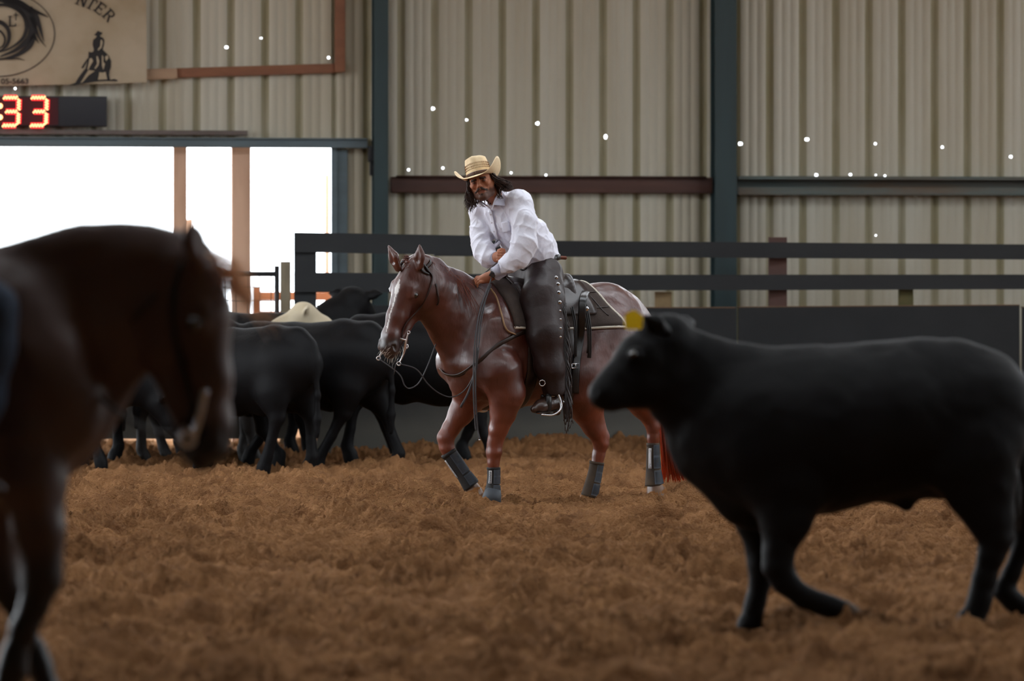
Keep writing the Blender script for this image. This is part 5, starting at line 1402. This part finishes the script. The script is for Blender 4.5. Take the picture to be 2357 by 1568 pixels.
# shirt
shirtm = mat('white_cotton', srgb(232, 232, 244), .75, bump=(70, .35, .004), noise=(90, .25, srgb(206, 206, 226)), sheen=.2)
def build_shirt():
    b = Body((RH.p(1072, 0, .5).x, 28.47 - .60, RH.p(0, 660, .5).z), (RH.p(1300, 0).x, 28.47 + .35, RH.p(0, 425, .3).z), .0055)
    TX = Vector((.8, -.6, 0)); n = RH.n
    b.chain([n(1242, 602, .04, 43, 1.1), n(1226, 575, .07, 46, 1.1), n(1202, 542, .12, 48, 1.1), n(1175, 507, .17, 47, 1.15), n(1160, 484, .20, 36, 1.4)], .04, TX)
    b.chain([n(1150, 470, .21, 27), n(1143, 461, .24, 24)], .02)
    b.chain([n(1160, 470, .20, 24), n(1194, 468, .30, 29), n(1208, 512, .38, 27), n(1208, 562, .43, 28), n(1196, 590, .44, 25), n(1172, 608, .42, 21), n(1152, 623, .385, 15.5)], .03)
    b.chain([n(1130, 478, .14, 24), n(1111, 488, .09, 27), n(1107, 535, .14, 25), n(1112, 578, .22, 22), n(1124, 592, .26, 19), n(1138, 594, .30, 15)], .03)
    b.chain([n(1120, 600, .24, 13), n(1142, 606, .27, 9)], .02)
    b.chain([n(1236, 520, .12, 16), n(1258, 560, .07, 18), n(1256, 586, .05, 22)], .03)
    # trim: hem at the belt, open collar, cuffs
    b.halfcut(RH.p(1240, 607, .04), Vector((.30, 0, -1.0)))
    b.cone(RH.p(1130, 440, .34), RH.p(1146, 464, .25), .062, .050, .004, cut=True)
    b.cone(RH.p(1134, 460, .40), RH.p(1131, 484, .40), .045, .012, .006, cut=True)
    def disp(V, N):
        ax = np.array([.55, .25, .80]); ax /= np.linalg.norm(ax)
        w = V + .02 * np.stack([vnoise(V, 9), vnoise(V + 5, 9), vnoise(V + 9, 9)], 1)
        q = w - np.outer(w @ ax, ax) * .65
        f1 = 1 - np.abs(vnoise(q, 13)); ax2 = np.array([.8, 0, -.6]); q2 = w - np.outer(w @ ax2, ax2) * .7; f2 = 1 - np.abs(vnoise(q2 + 7, 17))
        f3 = 1 - np.abs(vnoise(q + 21, 27)); return .012 * (f1 ** 2 - .4) + .009 * (f2 ** 3 - .3) + .005 * (f3 ** 3 - .3)
    return b.build('shirt', shirtm, man, disp, None, 2)
shirt = build_shirt(); shirt['label'] = 'white long-sleeved button shirt'
SBVH = bvh_of(shirt)
def on_shirt(x, y, off=.004, D=28.25): return snap(x, y, off, SBVH, D)
def cuff(p, q, r0, r1):
    mb = MB(); pts = [p.lerp(q, t) for t in (0, .35, .7, 1.0)]; mb.tube(pts, [r0, r0 * .97, r1 * 1.02, r1 * 1.06], n=24, cap=False)
    bmesh.ops.solidify(mb.bm, geom=mb.bm.faces[:], thickness=.003); return mb.build('cuff', shirtm, shirt)
cuff(RH.p(1160, 617, .40), RH.p(1140, 631, .365), .050, .046); cuff(RH.p(1124, 594, .255), RH.p(1141, 595, .31), .050, .042)
# collar wings, placket, pocket, buttons
def patch(name, quad, parent, m, off=.006, nu=8, nv=8, th=.003, D=28.25):
    mb = MB(); a, b_, c, e = [Vector((x, y, 0)) for x, y in quad]
    def fn(u, v):
        q = (a.lerp(b_, u)).lerp(e.lerp(c, u), v); h = snap(q.x, q.y, off, SBVH, D); return h, (CAMP - h).normalized()
    cushion(mb, fn, nu, nv, th); return mb.build(name, m, parent)
def wing(name, pts3, parent):
    mb = MB(); A = [mb.bm.verts.new(p) for p in pts3]; mb.bm.faces.new(A); bmesh.ops.solidify(mb.bm, geom=mb.bm.faces[:], thickness=.004); return mb.build(name, shirtm, parent, False)
wing('collar', [RH.p(1143, 447, .345), RH.p(1138, 469, .372), RH.p(1136, 472, .375), RH.p(1163, 474, .345), RH.p(1160, 446, .29), RH.p(1152, 440, .28)], shirt)
wing('collar', [RH.p(1098, 458, .27), RH.p(1104, 464, .33), RH.p(1120, 478, .365), RH.p(1108, 476, .34), RH.p(1096, 470, .27)], shirt)
mb = MB(); mb.tube(spline([RH.p(1098, 459, .27), RH.p(1112, 468, .335), RH.p(1126, 478, .372), RH.p(1131, 483, .38)], 5), .006, n=6, flat=.6); mb.tube(spline([RH.p(1131, 483, .38), RH.p(1135, 472, .38), RH.p(1141, 456, .36), RH.p(1150, 442, .31)], 5), .006, n=6, flat=.6); mb.build('collar_band', shirtm, shirt)
patch('placket', [(1126, 484), (1134, 484), (1152, 566), (1142, 568)], shirt, shirtm, .007, 3, 18)
patch('pocket', [(1154, 512), (1170, 508), (1177, 532), (1158, 536)], shirt, shirtm, .005, 6, 6)
btn = mat('pearl_button', srgb(238, 236, 240), .2)
for i, (x, y) in enumerate(((1131, 492), (1135, 512), (1140, 532), (1145, 552))):
    mb = MB(); mb.sphere(on_shirt(x, y, .013), .006, (1, .5, 1), seg=10); mb.build('button', btn, shirt)

# chaps
chapm = mat('dark_brown_chaps', srgb(40, 22, 20), .5, bump=(55, .4, .004), noise=(5, .5, srgb(26, 18, 18)), spec=.4)
def build_chaps():
    b = Body((RH.p(1110, 0, .5).x, 28.47 - .62, RH.p(0, 925, .5).z), (RH.p(1325, 0).x, 28.47 + .55, RH.p(0, 575, 0).z), .0062)
    n = RH.n
    b.chain([n(1245, 622, .03, 42, 1.1), n(1240, 645, .03, 40, 1.2)], .03, HL)
    def leg(M):
        q = lambda x, y, z, r: (M(RH.p(x, y, z)), r / 345)
        b.chain([q(1254, 632, .12, 42), q(1245, 690, .30, 45), q(1254, 770, .41, 39), q(1266, 845, .40, 32), q(1276, 898, .38, 26)], .04)
        b.chain([q(1275, 660, .22, 22), q(1284, 740, .33, 16), q(1290, 830, .34, 14), q(1292, 890, .34, 12)], .03)
    leg(lambda p: Vector(p)); leg(mirror_y)
    b.halfcut(RH.p(1240, 603, .04), Vector((-.30, 0, 1.0)))
    b.halfcut(RH.p(1240, 906, .04), Vector((0, 0, -1.0)))
    def disp(V, N): 
        q = V * np.array([1, 1, .35]); return .007 * (1 - np.abs(vnoise(q, 11))) ** 2 + .003 * vnoise(V, 20)
    return b.build('chaps', chapm, man, disp, None, 2)
chaps = build_chaps(); chaps['label'] = 'dark brown fringed leather chaps'
CBVH = bvh_of(chaps)
edge = [(1284, 622), (1289, 660), (1293, 700), (1296, 750), (1297, 800), (1299, 850), (1300, 905)]
for x, y in ((1279, 640), (1283, 655), (1285, 674), (1287, 696), (1288, 716), (1289, 736), (1289, 756), (1289, 776)):
    big = y < 700; mb = MB(); p = snap(x, y, .004, CBVH, 28.2); mb.sphere(p, .013 if big else .0075, (1, .35, 1), seg=14)
    cc = mb.build('concho', silver, chaps)
    if big: mb = MB(); mb.sphere(p + Vector((0, -.005, 0)), .005, (1, .5, 1), seg=8); mb.build('concho_hole', blackl, cc)
fringem = mat('dark_fringe', srgb(40, 30, 30), .30, spec=.8)
mb = MB(); rd = random.Random(9)
for i in range(200):
    t = rd.random() ** .8; y = 612 + 290 * t; x = np.interp(y, [q[1] for q in edge], [q[0] for q in edge]); z = np.interp(y, [600, 700, 900], [.10, .30, .36])
    L_ = rd.uniform(.16, .32); p = RH.p(x - 1, y, z + .05); sx = rd.uniform(.0, .05); w = rd.uniform(-.012, .012)
    pts = [p, p + Vector((sx * .6 + .006, -.01, -L_ * .35)), p + Vector((sx + w, -.008, -L_ * .7)), p + Vector((sx * 1.05 - w, -.004, -L_))]
    mb.tube(spline(pts, 3), .0028, n=4)
for i in range(26):
    p = RH.p(1299 + rd.uniform(-4, 3), 880 + rd.uniform(-20, 15), .36); mb.tube([p, p + Vector((.01, 0, -.08)), p + Vector((.03 + rd.uniform(-.02, .01), 0, -.19))], .0028, n=4)
mb.build('fringe', fringem, chaps)
# belt and the small leather sheath behind
mb = MB(); q = []
for k in range(49):
    a = 2 * math.pi * k / 48; c = RH.p(1243, 605, .04); q.append(c + Vector((.8, -.6, -.0)) * .137 * math.cos(a) + Vector((.6, .8, 0)) * .128 * math.sin(a) + Vector((0, 0, 1)) * (.30 * (Vector((.8, -.6, 0)) * .137 * math.cos(a) + Vector((.6, .8, 0)) * .128 * math.sin(a)).x))
mb.tube(q, .020, n=8, flat=.25, up=(0, 0, 1)); mb.build('belt', blackl, man)
tanl = mat('tan_leather', srgb(112, 58, 38), .45)
mb = MB(); mb.tube(spline([RH.p(1276, 592, .03), RH.p(1286, 593, .03), RH.p(1296, 593.5, .02), RH.p(1305, 594, .02)], 4), [.012] * 11 + [.012, .006], n=8, flat=.5); mb.build('belt_sheath', tanl, man)['label'] = 'reddish-brown leather sheath sticking out behind the belt'
mb = MB(); mb.sphere(RH.p(1279, 589, .04), .012, (1, .6, 1)); mb.build('belt_concho', silver, man)
# watch
mb = MB(); wc = RH.p(1138, 630, .385); R_ = (RH.p(1146, 627, .37) - RH.p(1122, 639, .345)).normalized()
mb.tube([wc + (Vector((0, -1, 0)) * math.cos(a) + R_.cross(Vector((0, -1, 0))) * math.sin(a)) * .031 + Vector((0, .012, 0)) for a in np.linspace(0, 2 * math.pi, 25)], .009, n=6, flat=.3, up=R_); wt = mb.build('watch', blackl, man)
mb = MB(); fc = RH.p(1134, 632, .41); mb.box(fc, (.040, .010, .036), Matrix.Rotation(.5, 4, 'Y') @ Matrix.Rotation(.1, 4, 'X'), .006); mb.build('watch_face', mat('watch_glass', srgb(46, 44, 48), .12, spec=.9), wt)
# boots with spurs
bootleather = mat('brown_boot', srgb(56, 36, 30), .32, spec=.6, coat=.3, bump=(60, .2, .002))
def boot(M, nm):
    q = lambda x, y, z, r: (M(RH.p(x, y, z)), r / 345)
    a = M(RH.p(1200, 0, 0)); pts = [M(RH.p(1218, 860, .56)), M(RH.p(1312, 965, .25))]
    lo = np.minimum(pts[0], pts[1]) - .12; hi = np.maximum(pts[0], pts[1]) + .12
    b = Body(tuple(lo), tuple(hi), .0052)
    b.chain([q(1273, 885, .375, 15), q(1276, 918, .37, 14.5), q(1278, 928, .37, 15)], .02)
    b.chain([q(1278, 927, .37, 17), q(1262, 930, .41, 17.5), q(1244, 936, .45, 15), q(1230, 942, .48, 9)], .02)
    b.chain([q(1280, 938, .36, 9), q(1282, 948, .36, 9)], .006)
    o = b.build(nm, bootleather, man, None, None, 2)
    mb = MB(); mb.tube(spline([M(RH.p(1284, 943, .36)), M(RH.p(1270, 947, .40)), M(RH.p(1250, 950, .455)), M(RH.p(1234, 950, .485))], 5), .026, n=10, flat=.16, up=HL); mb.build('sole', blackl, o)
    mb = MB(); mb.tube(spline([M(RH.p(1262, 915, .46)), M(RH.p(1272, 912, .43)), M(RH.p(1288, 917, .38)), M(RH.p(1297, 926, .33)), M(RH.p(1288, 930, .30))], 5), .0065, n=8, flat=.6)
    mb.tube([M(RH.p(1294, 922, .35)), M(RH.p(1302, 932, .33))], .005, n=6); mb.torus(M(RH.p(1304, 936, .325)), .016, .004, rot=Matrix.Rotation(math.radians(90), 4, 'X')); mb.build('spur', silver, o)
boot(lambda p: Vector(p), 'boot'); boot(mirror_y, 'boot')

# ---------------------------------------------------------------- the rider of the dark horse, cut off by the left edge
denim = mat('blue_denim', srgb(46, 62, 84), .8, bump=(120, .4, .002), noise=(8, .4, srgb(34, 46, 64)))
def near_rider():
    root = thing('person', (NH.p(-260, 600).x, 13.64, NH.p(0, 620).z), 'person in blue jeans on the dark bay horse, knee at the left edge', 'person')
    def fig(h, gr, lo, hi):
        return Body((NH.p(lo[0], 0).x, 13.64 - .62, NH.p(0, lo[1]).z), (NH.p(hi[0], 0).x, 13.64 + .62, NH.p(0, hi[1]).z), h)
    b = fig(.012, 0, (-520, 1260), (80, -280)); c = lambda L_, k=.04: NH.chain(b, L_, k, (0, 1, 0))
    c([(-290, 520, 0, 90, 1.3), (-280, 380, 0, 85, 1.2), (-270, 220, 0, 95, 1.5), (-262, 130, 0, 60, 2.0), (-255, 60, 0, 38, 1), (-245, -20, 0, 38, 1)])
    c([(-240, -110, 0, 62, .85), (-225, -70, 0, 48, .85)], .02)
    NH.chain(b, [(-196, -85, 0, 9), (-186, -65, 0, 10)], .01)
    for m in (-1, 1):
        NH.chain(b, [(-262, 130, .2 * m, 45), (-250, 260, .26 * m, 34), (-235, 370, .27 * m, 29), (-150, 430, .18 * m, 24), (-95, 450, .10 * m, 17)], .03)
        NH.chain(b, [(-95, 450, .10 * m, 18), (-70, 458, .08 * m, 20), (-55, 466, .08 * m, 16)], .01)
        for i in range(4): NH.chain(b, [(-60, 452 + 10 * i, (.09 - .004 * i) * m, 7), (-42, 458 + 10 * i, .07 * m, 6.5), (-48, 466 + 10 * i, .055 * m, 6)], .005)
        NH.chain(b, [(-75, 450, .06 * m, 8), (-55, 444, .045 * m, 7)], .006)
        NH.chain(b, [(-285, 560, .12 * m, 78), (-150, 640, .34 * m, 62), (-40, 705, .40 * m, 50), (-45, 860, .40 * m, 42), (-70, 1010, .39 * m, 30), (-75, 1060, .39 * m, 26)], .04)
    b.build('body', mat('fair_skin', srgb(176, 124, 100), .5), root)
    b = fig(.013, 0, (-520, 1090), (80, 480))
    NH.chain(b, [(-290, 560, 0, 100, 1.3)], .03); b.blob(NH.p(-290, 560), .14, .03, (0, 1, 0), 1.3)
    for m in (-1, 1):
        NH.chain(b, [(-285, 560, .12 * m, 88), (-150, 640, .34 * m, 74), (-32, 715, .40 * m, 64), (-28, 800, .40 * m, 58), (-48, 920, .40 * m, 50), (-66, 1010, .39 * m, 44), (-72, 1050, .39 * m, 42)], .04)
    b.halfcut(NH.p(0, 505), Vector((0, 0, 1)))
    b.build('jeans', denim, root, lambda V, N: .008 * (1 - np.abs(vnoise(V, 8))) ** 2)
    b = fig(.011, 0, (-160, 1190), (60, 930))
    for m in (-1, 1):
        NH.chain(b, [(-68, 990, .39 * m, 38), (-76, 1060, .39 * m, 34), (-86, 1092, .39 * m, 34)], .02)
        NH.chain(b, [(-86, 1094, .39 * m, 32), (-40, 1112, .40 * m, 28), (-2, 1126, .40 * m, 18)], .02); NH.chain(b, [(-100, 1122, .39 * m, 16), (-100, 1136, .39 * m, 16)], .01)
    b.build('boots', bootleather, root)
    b = fig(.014, 0, (-460, 560), (0, -40))
    c = lambda L_, k=.04: NH.chain(b, L_, k, (0, 1, 0))
    c([(-290, 500, 0, 98, 1.3), (-280, 380, 0, 96, 1.2), (-270, 220, 0, 104, 1.5), (-262, 140, 0, 70, 2.0)])
    for m in (-1, 1): NH.chain(b, [(-262, 140, .2 * m, 54), (-250, 260, .26 * m, 43), (-235, 370, .27 * m, 38), (-150, 430, .18 * m, 32), (-115, 445, .12 * m, 26)], .03)
    b.halfcut(NH.p(0, 528), Vector((0, 0, -1)))
    b.build('shirt', mat('grey_cotton', srgb(110, 116, 128), .8), root, lambda V, N: .008 * (1 - np.abs(vnoise(V, 8))) ** 2)
    mb = MB(); mb.tube([NH.p(-232, -100) , NH.p(-236, -128), NH.p(-240, -190), NH.p(-240, -205)], [.24, .115, .095, .05], n=24); mb.build('hat', straw, root)
near_rider()
